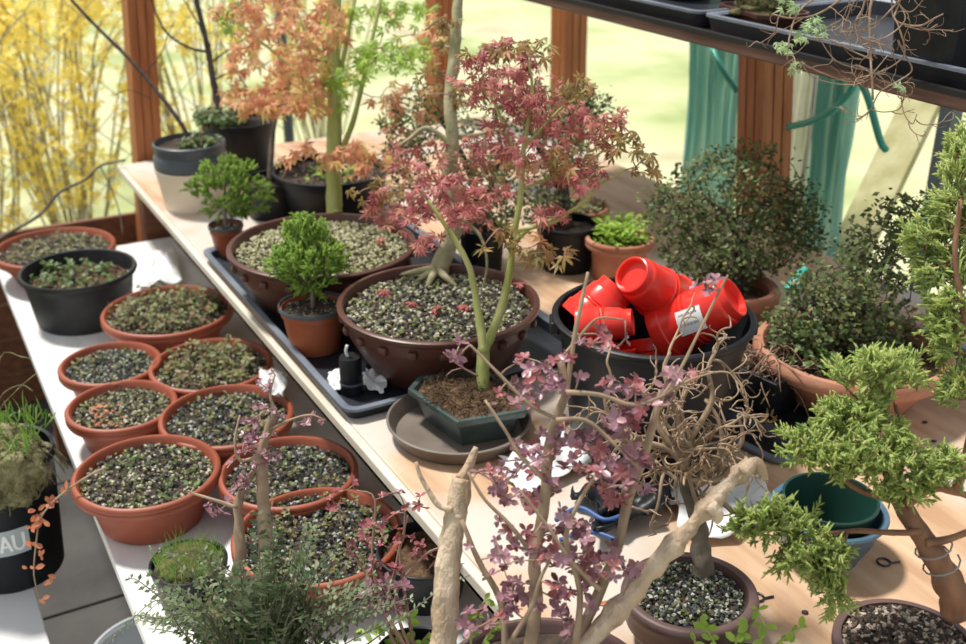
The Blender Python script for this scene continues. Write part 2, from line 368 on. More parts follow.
# low cladding of the far wall and the rail
mb=MB()
for k in range(5): mb.box(UV(3.50,.45,.07+k*.118),(1.9,.02,.112),TROT)
o=mb.build('wall_far','wood_dark',None,smooth=False,bevel=.003); o['kind']='structure'
# ---- workbench
BZ=.80; NEAR=.30
bench=thing('workbench',UV(1.8,1.25,0),'long weathered plywood workbench crowded with bonsai pots','workbench',rotz=TROT)
mb=MB(); mb.box(UV((3.36+NEAR)/2,(.60+1.92)/2,BZ-.012),(1.32,3.36-NEAR,.024),TROT); mb.build('tabletop','tabletop',bench,smooth=False,bevel=.004)
mb=MB(); mb.box(UV((3.36+NEAR)/2,.592,BZ-.011),(.016,3.36-NEAR,.020),TROT); o=mb.build('edge_strip','edge_cream',bench,smooth=False,bevel=.003); o['label']='pale cream front edge strip'
mb=MB(); mb.box(UV(3.34,1.25,BZ-.07),(1.2,.03,.09),TROT); mb.build('apron','wood_dark',bench,smooth=False)
for (u,v) in ((3.29,.66),(3.29,1.86),(.36,.66),(.36,1.86),(1.75,1.86)):
    mb=MB(); mb.box(UV(u,v,(BZ-.024)/2),(.07,.07,BZ-.024),TROT); mb.build('leg','wood_dark',bench,smooth=False,bevel=.003)
mb=MB(); mb.box(UV(1.83,1.28,.43),(1.10,2.9,.025),TROT); mb.build('undershelf','black_board',bench,smooth=False)  # board added below the top, the darkness there painted into its black
# ---- lower shelf
LZ=.60
low=thing('staging_shelf',UV(1.9,.6,0),'white laminated lower shelf holding terracotta seedling bowls','shelf',rotz=TROT)
mb=MB(); mb.box(UV(1.98,.44,LZ-.014),(.50,2.46,.028),TROT); mb.build('shelf_board','whiteboard',low,smooth=False,bevel=.003)
for (u,v) in ((3.1,.28),(3.1,.62),(2.2,.62),(.95,.62),(2.2,.40),(.95,.40)):
    mb=MB(); mb.box(UV(u,v,(LZ-.028)/2),(.05,.05,LZ-.028),TROT); mb.build('leg','wood_dark',low,smooth=False)
# ---- left bench with a white board
lb=G(50,644,.42); lbv=lb.dot(V)
lt=thing('low_bench',UV(1.4,lbv-.25,0),'pale low bench at the bottom left under the mossy black pot','bench',rotz=TROT)
mb=MB(); mb.box(UV(1.45,lbv-.25,.405),(.5,1.05,.03),TROT); mb.build('bench_top','whiteboard',lt,smooth=False,bevel=.003)
for (u,v) in ((1.9,lbv-.06),(1.9,lbv-.44),(1.0,lbv-.06),(1.0,lbv-.44)):
    mb=MB(); mb.box(UV(u,v,.195),(.05,.05,.39),TROT); mb.build('leg','wood_dark',lt,smooth=False)
# ---- hanging shelf upper right
SH=1.35
hs=thing('hanging_shelf',UV(1.8,1.7,SH),'dark wooden shelf across the top right carrying black trays','shelf',rotz=TROT)
mb=MB(); mb.box(UV(1.75,1.685,SH+.011),(.53,2.2,.022),TROT); mb.build('shelf_board','wood_shelf',hs,smooth=False,bevel=.003)
mb=MB(); mb.box(UV(1.75,1.424,SH+.026),(.012,2.2,.008),TROT); mb.build('front_batten','black_board',hs,smooth=False)
for u in (1.95,2.75,.85):
    mb=MB(); mb.tube([UV(u,1.93,SH+.0),UV(u,1.93,SH-.05)],.012); mb.tube([UV(u,1.93,SH-.12),UV(u,1.93,SH-.04),UV(u,1.88,SH-.001)],.008); mb.build('bracket','wire',hs)
def tray(u0,u1,v0,v1,z,h,mat,name,label,cat,group=None,lipw=.014,skew=0):
    c=UV((u0+u1)/2,(v0+v1)/2,z); t=thing(name,c,label,cat,group,rotz=TROT+skew)
    hx,hy=(v1-v0)/2,(u1-u0)/2
    def ring(ix,zz,rc):
        out=[]
        for sx,sy,a0 in((1,1,0),(-1,1,90),(-1,-1,180),(1,-1,270)):
            for k in range(5):
                a=R_(a0+90*k/4); out.append(Vector((sx*(hx-ix-rc)+rc*math.cos(a),sy*(hy-ix-rc)+rc*math.sin(a),zz)))
        return out
    rs=[ring(.012,0,.02),ring(.004,h-.006,.025),ring(0,h-.005,.028),ring(0,h,.028),ring(lipw,h,.02),ring(lipw+.004,h-.004,.02),ring(lipw+.010,.004,.015)]
    n=20; vs=[x for r in rs for x in r]; fs=[(i*n+j,i*n+(j+1)%n,(i+1)*n+(j+1)%n,(i+1)*n+j) for i in (0,1,5) for j in range(n)]
    fs+=[tuple(range(n))[::-1],tuple(range(6*n,7*n))]
    mb=MB(); mb.add(vs,fs); at(t,mb); mb.build('tray_body',mat,t,auto=40)
    mb=MB(); mb.add([x for r in rs[2:6] for x in r],[(i*n+j,i*n+(j+1)%n,(i+1)*n+(j+1)%n,(i+1)*n+j) for i in range(3) for j in range(n)]); at(t,mb); o=mb.build('lit_tray_rim','lit_tray_rim',t,auto=40); o['label']='slate rim with its highlight painted paler'; return t
def uvof(px,py,z):
    q=G(px,py,z); return q.dot(U),q.dot(V)
TZ=SH+.022
ua,_=uvof(625,17,TZ+.04); ub,_=uvof(655,15,TZ+.04)
tray(ua,ua+.55,1.434,1.90,TZ,.036,'tray','plastic_tray','black plastic tray at the far end of the hanging shelf','tray','black trays on the hanging shelf')
tray(.80,ub,1.434,1.90,TZ,.036,'tray','plastic_tray','longer black plastic tray under the moss pot and vine','tray','black trays on the hanging shelf')
for (du,dv) in ((.12,.12),(.36,.12)):
    c=UV(ua+du,1.56+dv,TZ+.005); t=thing('nursery_pot',c,'empty black nursery pot in the far tray, '+('nearer one' if du<.2 else 'farther one'),'pot','black pots in the far tray')
    mb=MB(); mb.lathe(pot_tall(.085,.12)); at(t,mb); mb.build('pot','black',t,auto=35); soil(t,c,.075,.10)
# ================================================================ OUTSIDE
def bush(cx,cy,Y,wd,n,label,nst=26,top=2.4,flow=True,mat='forsythia',seed=1):
    random.seed(seed)
    c=W(cx,300,Y); t=thing('forsythia_bush',Vector((c.x,c.y,0)),label,'bush','forsythia bushes outside')
    mb=MB(); lf=MB()
    for i in range(nst):
        a=rnd(0,6.28); r=rnd(0,.12); b=Vector((c.x+r*math.cos(a),c.y+r*math.sin(a),0))
        ln=rnd(.25,1)*wd; tip=b+Vector((math.cos(a)*ln,math.sin(a)*ln*.6,rnd(.8,1)*top)); 
        mid=b.lerp(tip,.5)+Vector((0,0,.35)); pts=cr([b,b.lerp(mid,.5)+rvec()*.05,mid,tip-Vector((0,0,.2*ln)),tip-Vector((0,0,.2))],5)
        mb.tube(pts,lerp_r(.0048,.0015,len(pts)),n=5)
        for j in range(n//nst):
            k=random.randrange(3,len(pts)); p=pts[k]+rvec()*rnd(0,.06); nn=(rvec()+Vector((0,-.6,.3))).normalized(); a1,b1=basis(nn,rvec()); s=rnd(.014,.026)
            for q in (a1,b1,-a1,-b1): oval4(lf,p,nn,q,s,.6)
    mb.build('stems','stem_pale',t); o=lf.build('blossom',mat,t); return t
bush(85,60,4.9,.75,3000,'yellow forsythia bush in flower outside, left of the corner post',34,1.35,seed=3)
bush(-10,110,4.6,.6,2200,'yellow forsythia bush at the far left edge outside',28,1.25,seed=4)
bush(330,-10,6.5,.9,1700,'yellow forsythia behind the orange-leaved maple',26,1.75,seed=5)
bush(215,30,5.4,.6,1000,'thin forsythia just right of the corner post',26,1.5,seed=6)
bush(60,30,6.6,.9,1500,'farther yellow forsythia outside, seen over the left ones',26,1.6,seed=8)
random.seed(11)
# chain-link fence beyond the far wall
fc=UV(4.0,.6,0); fen=thing('wire_fence',fc,'diamond-mesh wire fence outside beyond the left corner','fence',rotz=TROT)
mb=MB(); s=.20; L0,L1=-1.0,1.35; H=1.5
def fseg(v0,z0,v1,z1):
    k=8; pts=[UV(4.0+.01*math.sin(i*2.1),v0+(v1-v0)*i/k,z0+(z1-z0)*i/k) for i in range(k+1)]; mb.tube(pts,.0016,n=4)
v=L0-H
while v<L1:
    for sgn in (1,-1):
        # clip the diagonal to the rectangle
        a=v; b=v+H
        if sgn>0: z0,z1=0,H
        else: z0,z1=H,0
        def cl(a,z0,b,z1):
            if b<L0 or a>L1: return None
            if a<L0: z0=z0+(z1-z0)*(L0-a)/(b-a); a=L0
            if b>L1: z1=z0+(z1-z0)*(L1-a)/(b-a); b=L1
            return a,z0,b,z1
        q=cl(a,z0,b,z1)
        if q: fseg(*q)
    v+=s
mb.build('wire_mesh','fencewire',fen)
for v in (L0,L1):
    mb=MB(); mb.tube([UV(4.0,v,0),UV(4.0,v,H+.05)],.02,n=10); mb.build('fence_post','greypole',fen)
# teal nets, hose, sheet, pole and board on the right
def curtain(x0,x1,v,ztop,zbot,folds,amp,mat,name,label,cat,gather=.0,bulge=0):
    a=wall_v(x0,120,v); b=wall_v(x1,120,v); mb=MB(); nx,nz=60,26; vs=[]
    for j in range(nz+1):
        tz=j/nz; z=ztop+(zbot-ztop)*tz; wsc=1-gather*math.sin(math.pi*min(1,tz*1.3))
        for i in range(nx+1):
            t=(i/nx-.5)*wsc+.5; p=a.lerp(b,t); 
            ph=folds*2*math.pi*i/nx+1.2*noise.noise(Vector((i*.12,tz*2,v)))*2
            off=amp*math.sin(ph)*(1+.4*math.sin(tz*5)); q=Vector((p.x,p.y,z))+V*off+U*(.012*noise.noise(Vector((i*.2,tz*4,1))))
            vs.append(q)
    fs=[(j*(nx+1)+i,j*(nx+1)+i+1,(j+1)*(nx+1)+i+1,(j+1)*(nx+1)+i) for j in range(nz) for i in range(nx)]
    mb.add(vs,fs); c=a.lerp(b,.5); c.z=zbot
    o=single(mb,name,mat,c,label,cat); s=o.modifiers.new('solid','SOLIDIFY'); s.thickness=.001; return o
curtain(683,741,2.10,1.62,.55,6,.018,'net','shade_net','gathered teal shade net hanging left of the third timber post','net',.06)
curtain(812,857,2.16,1.5,.5,5,.016,'net','shade_net','teal shade net hanging behind the hose, right of the post','net',.0)
curtain(786,816,2.14,1.5,.5,2,.008,'sheet','plastic_sheet','greyed plastic sheet hanging beside the right-hand teal net','sheet')
hp=[wall_v(*q) for q in ((700,55,2.0),(722,60,1.99),(737,92,1.99))]
mb=MB(); p=cr([wall_v(788,127,1.97),wall_v(812,121,1.95),wall_v(834,109,1.93),wall_v(850,92,1.93),wall_v(858,80,1.95),wall_v(868,98,1.97),wall_v(880,140,2.0),wall_v(886,150,2.02)],6)
mb.tube(p,.0085,n=10); mb2=MB(); mb2.tube(cr([wall_v(712,48,2.0),wall_v(722,70,1.98),wall_v(738,92,1.99)],5),.009,n=10)
single(mb,'garden_hose','hose',p[0].copy(),'teal garden hose looped below the hanging shelf right of the post','hose')
single(mb2,'garden_hose','hose',wall_v(712,48,2.0),'short stretch of teal hose left of the post at the shelf','hose')
a=wall_v(939,180,2.1); mb=MB(); mb.box((a.x,a.y,1.0),(.035,.035,2.0),TROT); single(mb,'metal_pole','greypole',Vector((a.x,a.y,0)),'slate-grey square pole outside at the right edge','pole',smooth=False)
a=wall_v(858,235,2.25); b=wall_v(925,95,2.5); 
mb=MB(); d=(b-a).normalized(); n_=V; s_=d.cross(n_).normalized()
mt=Matrix((s_,n_,d)).transposed(); a0=a-d*(a.z/d.z); L=(b-a0).length
mb.box(a0+d*L/2,(.13,.02,L),tilt=mt); single(mb,'leaning_board','lichen',a0,'lichen-yellowed board leaning outside behind the shrubs','board',smooth=False)
# a milky pipe on the hose end
# ================================================================ LOWER SHELF BOWLS
def seedlings(parent,c,R,z,n,mat,s,h=.02,wdt=.6,rise=1,stem=False):
    lf=MB(); st=MB()
    for i in range(n):
        r=R*math.sqrt(random.random()); th=rnd(0,6.28); p=c+Vector((r*math.cos(th),r*math.sin(th),z)); hh=h*rnd(.3,1)
        tip=p+Vector((rnd(-.3,.3)*hh,rnd(-.3,.3)*hh,hh)); st.tube([p,tip],.0007,n=3)
        for k in range(random.randint(3,6)):
            d=(rvec()+Vector((0,0,.3))).normalized(); nn=(Z*rise+rvec()*.6).normalized(); oval(lf,tip-Z*rnd(0,hh*.6),nn,d,s*rnd(.6,1.3),wdt)
    st.build('stems','twig_brown',parent); lf.build('seedlings',mat,parent)
def bowl(x0,x1,cy,H,label,name='seedling_bowl',mat='terra',gm='gravel',ng=900,gs=.0075,seeds=(40,'lf_seed',.010,.02),base=LZ,group='terracotta seedling bowls on the lower shelf',prof=None,cat='bowl',lip=.012,low_=.016):
    cx=(x0+x1)/2; c,d=potloc(cx,cy,base+H,base); R=(x1-x0)/2*d/FPX
    t=thing(name,c,label,cat,group); mb=MB(); mb.lathe((prof or pot_bowl)(R,H),64); at(t,mb); mb.build('bowl',mat,t,auto=50)
    soil(t,c,R-lip-.002,H-low_-.004); 
    if ng: gravel(t,c,R-lip-.004,H-low_,gs,ng,gm,.004)
    if seeds: seedlings(t,c,R*.8,H-low_,*seeds[:3],seeds[3])
    return t,c,R,d
random.seed(21)
bowl(-4,113,246,.09,'shallow terracotta bowl farthest back on the lower shelf at the left edge',ng=900,seeds=(70,'lf_seed',.012,.03))
t,c,R,d=bowl(103,232,309,.095,'terracotta bowl with trailing seedlings right of the black tub',seeds=(150,'lf_seed',.014,.05))
bowl(60,160,362,.085,'small terracotta bowl of dark grit nearest the shelf edge below the black tub',gm='gravel_dark',seeds=(40,'lf_seed',.009,.012))
bowl(150,272,363,.085,'terracotta bowl with leafy seedlings tucked against the workbench edge',seeds=(140,'lf_seed',.013,.04))
t,c,R,d=bowl(67,176,404,.085,'terracotta bowl of grit just behind the big front bowl at the shelf edge',seeds=(30,'lf_seed',.009,.012))
lf=MB()
for i in range(40): oval(lf,W(100+rnd(-14,22),418+rnd(-14,8),d-.06+rnd(-.02,.02)),Z,rvec(),.011)
lf.build('orange_leaves','lf_dry',t)
bowl(160,293,414,.09,'terracotta bowl of mossy grit right of centre in the middle row',gm='gravel_dark',seeds=(60,'lf_seed',.010,.02))
t,c,R,d=bowl(74,219,470,.10,'largest terracotta bowl of pale grit at the front of the lower shelf',ng=1100,gm='gravel',seeds=(24,'lf_green',.010,.012))
# trailing dry stem
mb=MB(); lf=MB(); p=cr(PX([(106,468),(92,474),(70,488),(52,503),(40,520),(36,545),(34,575),(40,600)],d-.08),4); mb.tube(p,lerp_r(.0025,.001,len(p)),n=6)
for (x,y,n) in ((48,502,5),(38,512,6),(54,500,3),(34,524,5),(44,520,3),(34,546,3),(42,552,4),(31,572,3),(51,576,3),(40,598,2),(66,492,2)):
    for k in range(n): oval(lf,W(x+rnd(-4,4),y+rnd(-4,4),d-.08+rnd(-.01,.01)),(Vector((0,-1,.5))+rvec()*.6).normalized(),rvec(),rnd(.010,.019),.6)
mb.build('trailing_stem','twig_tan',t); lf.build('dry_leaves','lf_dry',t)
bowl(219,358,470,.09,'terracotta bowl of dark grit half behind the twin bare stems',gm='gravel_dark',seeds=(30,'lf_seed',.009,.015))
bowl(232,403,533,.085,'wide terracotta bowl at the front overlapped by ferny green sprays',gm='gravel_dark',ng=1400,seeds=(60,'lf_seed',.010,.03))
# black tub
cx=77.5; c,d=potloc(cx,268,LZ+.135,LZ); R=56*d/FPX
t=thing('plastic_tub',c,'round black plastic tub with dry soil and a few sprouts on the lower shelf','tub')
mb=MB(); mb.lathe([(0,0),(.80*R,0),(.82*R,.006),(.92*R,.10),(.95*R,.118),(R,.122),(R+.003,.128),(R,.135),(R-.007,.134),(R-.010,.12),(.78*R,.01),(0,.01)],64); at(t,mb); mb.build('tub','blackd',t,auto=50)
soil(t,c,R*.90,.095,'peat'); gravel(t,c,R*.88,.098,.008,350,'gravel_brown'); seedlings(t,c,R*.8,.1,60,'lf_green',.016,.035)
# white seed paper patch
p=G(165,272,LZ+.03)
def sheet(name,pts4,z,mat,label,cat,amp=.02,n=22,sd=0,sub=None,dr=1):
    a,b,c,d=[G(x,y,z) for x,y in pts4]; mb=MB(); vs=[]
    for i in range(n+1):
        for j in range(n+1):
            s,t=i/n,j/n; q=a.lerp(b,s).lerp(d.lerp(c,s),t)
            nz=noise.noise(Vector((s*3+sd,t*3,sd)))+.6*abs(noise.noise(Vector((s*7,t*7+sd,3))))
            edge=Vector((noise.noise(Vector((s*4,t*4,sd+9))),noise.noise(Vector((s*4,t*4,sd+5))),0))*amp*.7
            vs.append(q+edge+Z*(max(0.001,amp*(.5+nz)*dr)))
    mb.add(vs,[(i*(n+1)+j,(i+1)*(n+1)+j,(i+1)*(n+1)+j+1,i*(n+1)+j+1) for i in range(n) for j in range(n)])
    o=single(mb,name,mat,(a+c)/2,label,cat); m=o.modifiers.new('solid','SOLIDIFY'); m.thickness=.0012; return o
sheet('paper_scrap',[(138,262),(176,252),(183,284),(138,292)],LZ+.012,'label','crumpled white paper at the far end of the lower shelf','paper',.02,sd=2)
sheet('paper_scrap',[(262,372),(288,380),(283,402),(262,396)],LZ+.10,'milky','scrap of clear film stuck between two terracotta bowls','film',.02,sd=5)
# crate and black pots under the bench
KZ=.4425
def crate():
    c=UV(1.80,.92,KZ); t=thing('plastic_crate',c,'black lattice plastic crate in the shade under the workbench','crate',rotz=TROT)
    mb=MB()
    for s in (-1,1):
        for k in range(11):
            mb.box(UV(1.80+(-.15+.03*k),.92+s*.15,KZ+.065),(.004,.006,.13),TROT); mb.box(UV(1.80+s*.15,.92+(-.15+.03*k),KZ+.065),(.006,.004,.13),TROT)
        for k in range(5):
            mb.box(UV(1.80,.92+s*.15,KZ+.005+.03*k),(.004,.3,.006),TROT); mb.box(UV(1.80+s*.15,.92,KZ+.005+.03*k),(.3,.004,.006),TROT)
    mb.box(UV(1.80,.92,KZ+.003),(.3,.3,.006),TROT); mb.build('lattice','black',t,smooth=False); 
crate()
c,d=potloc(425,548,LZ+.09,LZ); R=.078
t=thing('nursery_pot',c,'round black pot of brown soil in shadow under the workbench edge','pot'); mb=MB(); mb.lathe(pot_tall(R,.09)); at(t,mb); mb.build('pot','black',t,auto=40); soil(t,c,R*.9,.07,'peat')
# clear tub below the shelf
c,d=potloc(152,650,.42,.0); R=62*d/FPX
t=thing('clear_tub',c,'translucent plastic tub on the floor below the white shelf edge','tub'); mb=MB(); mb.lathe([(0,0),(R*.75,0),(R*.8,.01),(R*.95,.41),(R,.41),(R,.42),(R-.006,.42),(R*.93,.40),(R*.78,.012),(0,.01)],48); at(t,mb); mb.build('tub','clearp',t,auto=50)
# mossy pot at far left with label
c,d=potloc(-8,452,.68,.42); R=58*d/FPX
t=thing('root_bound_plant',c,'black pot with pale root mat and green grass at the left edge','plant')
mb=MB(); mb.lathe([(0,0),(R*.80,0),(R*.83,.006),(R*.97,.235),(R,.24),(R+.004,.25),(R,.26),(R-.006,.258),(R*.94,.23),(R*.8,.01),(0,.01)],64); at(t,mb); mb.build('pot','black',t,auto=50)
# root ball spilling over the rim
def blob(parent,c,sx,sy,sz,mat,name,seed,amp=.15,flat=None):
    bm=bmesh.new(); bmesh.ops.create_icosphere(bm,subdivisions=4,radius=1)
    mb=MB(); vs=[]
    for v in bm.verts:
        k=1+amp*noise.noise(v.co*2.2+Vector((seed,0,0)))+amp*.4*noise.noise(v.co*7)
        vs.append(c+Vector((v.co.x*sx*k,v.co.y*sy*k,v.co.z*sz*k)))
    mb.add(vs,[[v.index for v in f.verts] for f in bm.faces]); bm.free(); return mb.build(name,mat,parent)
rb=c+Vector((.0,-.03,.24)); blob(t,rb,R*.98,R*.92,.080,'rootmat','root_mat',1,.22)
mb=MB()
for i in range(900):
    v=rvec(); 
    if v.z<-.5: v.z=-v.z
    a=rb+Vector((v.x*R*.97,v.y*R*.92,v.z*.080)); tg=(v.cross(rvec())).normalized()*.012; mb.tube([a,a+tg+v*.006,a+tg*2-Z*.006],.0008,n=3)
mb.build('root_fibres','rootmat',t)
q=W(16,450,d-.09)
mb=MB()
for i in range(200):
    a=c+Vector((rnd(-.6,.9)*R,rnd(-.7,.7)*R,.29)); tip=a+Vector((rnd(-.03,.03),rnd(-.04,.02),rnd(.01,.06))); nn=rvec()
    b=a.lerp(tip,.6)+Z*.01; s=.0012; mb.add([a-RT*s,a+RT*s,b+RT*s,b-RT*s,tip],[(0,1,2,3),(3,2,4)])
mb.build('grass','grassblade',t)
mb=MB()
for i in range(90):
    th=rnd(-2.6,.3); a=c+Vector((math.cos(th)*R*.9,math.sin(th)*R*.9,.25)); e=a+Vector((math.cos(th)*.03,math.sin(th)*.03,-rnd(.01,.045))); mb.tube(cr([a-Vector((math.cos(th)*.05,math.sin(th)*.05,-.01)),a+Z*.015,e],4),.0009,n=3)
mb.build('dangling_roots','rootmat',t)
mb=MB()
for q in ([(0,358),(22,357),(30,359)],[(0,410),(14,393),(28,380),(36,374)],[(0,398),(20,385),(33,391)]):
    mb.tube(cr([c+Vector((.02,0,.3))]+PX(q,d-.02),4),.0011,n=4)
mb.build('dry_stalks','rootmat',t)
# label wrapped on the pot, lettering AU
def wrap(c,R,th0,z,x,y,out): # point on the pot wall: x along, y up
    rr=R*(.83+.14*(z+y)/.235)+out; th=th0+x/R; return c+Vector((rr*math.cos(th),rr*math.sin(th),z+y))
mb=MB(); TH=R_(-73)
n=14
vs=[wrap(c,R,TH,.118,-.055+.11*i/n,yy,.0012) for yy in(-.028,.028) for i in range(n+1)]
mb.add(vs,[(i,i+1,n+2+i,n+1+i) for i in range(n)]); lab=mb.build('pot_label','labelgrey',t); lab['label']='pale grey label reading AU'
def stroke(mb,pts,w):
    for a,b in zip(pts[:-1],pts[1:]):
        d=Vector((b[0]-a[0],b[1]-a[1])).normalized(); nx,ny=-d.y*w/2,d.x*w/2
        q=[(a[0]+nx,a[1]+ny),(b[0]+nx,b[1]+ny),(b[0]-nx,b[1]-ny),(a[0]-nx,a[1]-ny)]
        mb.add([wrap(c,R,TH,.118,x,y,.0026) for x,y in q],[(0,1,2,3)])
mb=MB(); stroke(mb,[(-.002,-.018),(.008,.018),(.018,-.018)],.006); stroke(mb,[(.002,-.006),(.014,-.006)],.005)
stroke(mb,[(.024,.018),(.024,-.010),(.030,-.017),(.037,-.017),(.043,-.010),(.043,.018)],.006); mb.build('lettering','label',lab)
# ================================================================ WORKBENCH THINGS
TB=BZ
# tray below the brown bowls
u1_,v1_=uvof(200,252,TB+.025); u0_,v0_=uvof(350,412,TB+.025)
tray(u0_,u1_+.02,(v0_+v1_)/2,(v0_+v1_)/2+.52,TB,.025,'tray','plastic_tray','long dark plastic tray under the two big brown bowls on the workbench','tray',lipw=.012)
TT=TB+.005
def bigbowl(x0,x1,cy,H,label,gm,base,ng,name='potted_maple'):
    cx=(x0+x1)/2; c,d=potloc(cx,cy,base+H,base); R=(x1-x0)/2*d/FPX
    t=thing(name,c,label,'bonsai','maples in big brown bowls'); mb=MB()
    mb.lathe([(0,0),(.66*R,0),(.68*R,.006),(.80*R,H*.32),(.90*R,H*.60),(.925*R,H-.040),(.94*R,H-.036),(.945*R,H-.014),(.985*R,H-.012),(R,H-.008),(R,H-.002),(R-.003,H),(R-.010,H),(R-.013,H-.004),(R*.93,H-.03),(.7*R,.02),(0,.018)],80); at(t,mb); mb.build('bowl','brownp',t,auto=45)
    for k in range(20):
        th=2*math.pi*(k+.3)/20; m=MB(); m.box(c+Vector((math.cos(th)*R*.945,math.sin(th)*R*.945,H-.030)),(.014,.018,.016),th); m.build('lug','brownp',t,smooth=False,bevel=.005)
    soil(t,c,R-.016,H-.022,dome=.012); gravel(t,c,R-.018,H-.018,.0085,ng,gm,.012)
    return t,c,R,d
random.seed(31)
# --- maple A, orange/green, in the rear bowl
t,c,R,d=bigbowl(228,416,243,.125,'tall green-trunked maple with orange and lime leaves in the rear brown bowl','gravel_pale',TT,2300)
mb=MB(); base=G(335,214,c.z+.115); dA=dep(base)
p=trunk(mb,[base]+PX([(334,205),(334,150),(335,90),(333,40),(336,-20),(334,-70)],dA),.020,.012,12,5,.15)
q=trunk(mb,PX([(337,160),(352,125),(362,85),(372,40),(385,-20)],dA,),.007,.004,8)
q2=trunk(mb,PX([(333,70),(315,45),(300,20),(290,-10)],dA),.006,.003,8)
q3=trunk(mb,PX([(335,105),(345,50),(355,0),(360,-30)],dA),.006,.003,8)
q4=trunk(mb,PX([(334,120),(300,75),(265,45),(235,20)],dA+.03),.005,.002,8)
mb.build('trunk','bark_green',t)
lo=MB();ll=MB();lr=MB();tw=MB()
def leafset(targets,leaf,n,s,spread=.02,drop=.3,lobes=5,up=.7):
    for tp in targets:
        for k in range(n):
            nn=(Z*up+Vector((0,-.5,0))+rvec()*.6).normalized(); dd=(rvec()+Vector((0,0,-drop))).normalized()
            maple(leaf,tp+rvec()*spread*random.random(),nn,dd,s*rnd(.65,1.2),lobes)
nodes=p[6:]+q+q2+q3+q4
T1=E3(290,25,60,38,dA,.12,65)+E3(285,104,50,10,dA-.03,.06,28)+E3(245,12,35,18,dA+.05,.08,17)+E3(308,70,20,40,dA-.03,.08,27)
T2=E3(385,55,50,16,dA-.05,.12,42)+E3(340,60,26,50,dA,.1,17)+E3(395,15,50,18,dA,.12,19)+E3(235,20,22,25,dA+.05,.08,10)
T3=E3(360,158,50,12,dA-.1,.07,27)+E3(400,105,32,35,dA-.05,.08,17)+E3(310,155,30,14,dA-.05,.07,8)+E3(420,35,35,26,dA,.1,13)
grow(tw,nodes,T1+T2+T3,.0012)
leafset(T1,lo,3,.030,.03); leafset(T2,ll,3,.026,.03); leafset(T3,lr,3,.028,.025)
tw.build('twigs','twig_pink',t); lo.build('orange_leaves','lf_orange',t); ll.build('green_leaves','lf_lime',t); lr.build('peach_leaves','lf_orange',t)
# --- maple B in the front bowl
random.seed(32)
t,c,R,d=bigbowl(337,540,300,.13,'old maple with peeling pale trunk in the large front brown bowl','gravel',TT,2500)
base=G(436,275,c.z+.12); dB=dep(base)-.05
mb=MB(); p=trunk(mb,[base]+PX([(447,250),(453,232),(455,205),(449,175),(453,140),(450,100),(455,50),(458,0),(462,-50)],dB+.05),.019,.009,12,5,.35)
q=trunk(mb,PX([(455,150),(440,135),(425,128),(408,140),(398,146)],dB+.05),.006,.003,8); q2=trunk(mb,PX([(456,138),(480,134),(500,130),(522,139),(540,136)],dB+.05),.005,.002,8)
q3=trunk(mb,PX([(452,30),(440,20),(425,30)],dB+.05),.004,.002,7)
q5=trunk(mb,PX([(452,215),(470,225),(482,240),(487,265),(480,300)],dB),.004,.002,7)
mb.build('trunk','bark_pale',t)
# spreading roots
mb=MB()
for (x,y) in ((415,283),(425,292),(460,290),(400,275)):
    mb.tube(cr([base+Z*.012,base.lerp(G(x,y,c.z+.125),.5)+Z*.008,G(x,y,c.z+.117)],4),lerp_r(.010,.003,9),n=7)
mb.build('surface_roots','bark_pale',t)
tw=MB(); lr=MB(); lo=MB()
T1=E3(425,180,50,40,dB+.05,.10,45)+E3(395,205,35,22,dB,.06,18)+E3(470,205,26,30,dB+.03,.08,14)+E3(480,150,50,26,dB+.05,.08,15)
T2=E3(440,90,40,26,dB+.08,.1,12)+E3(450,30,22,30,dB+.08,.06,8)+E3(500,175,45,40,dB+.1,.1,14)+E3(390,190,40,20,dB,.05,9)
grow(tw,p[8:]+q+q2+q3+q5,T1+T2,.0013)
leafset(T1,lr,3,.023,.02); leafset(T2,lo,3,.024,.02)
tw.build('twigs','twig_pink',t); lr.build('red_leaves','lf_red',t); lo.build('orange_leaves','lf_olive',t)
lf=MB()
for (x,y) in ((383,292),(410,303),(436,310),(465,306),(380,240),(520,285)):
    pt=G(x,y,c.z+.13)
    for k in range(5): maple(lf,pt+rvec()*.004,(Z+rvec()*.5).normalized(),rvec(),.022,5)
lf.build('seedlings','lf_red',t)
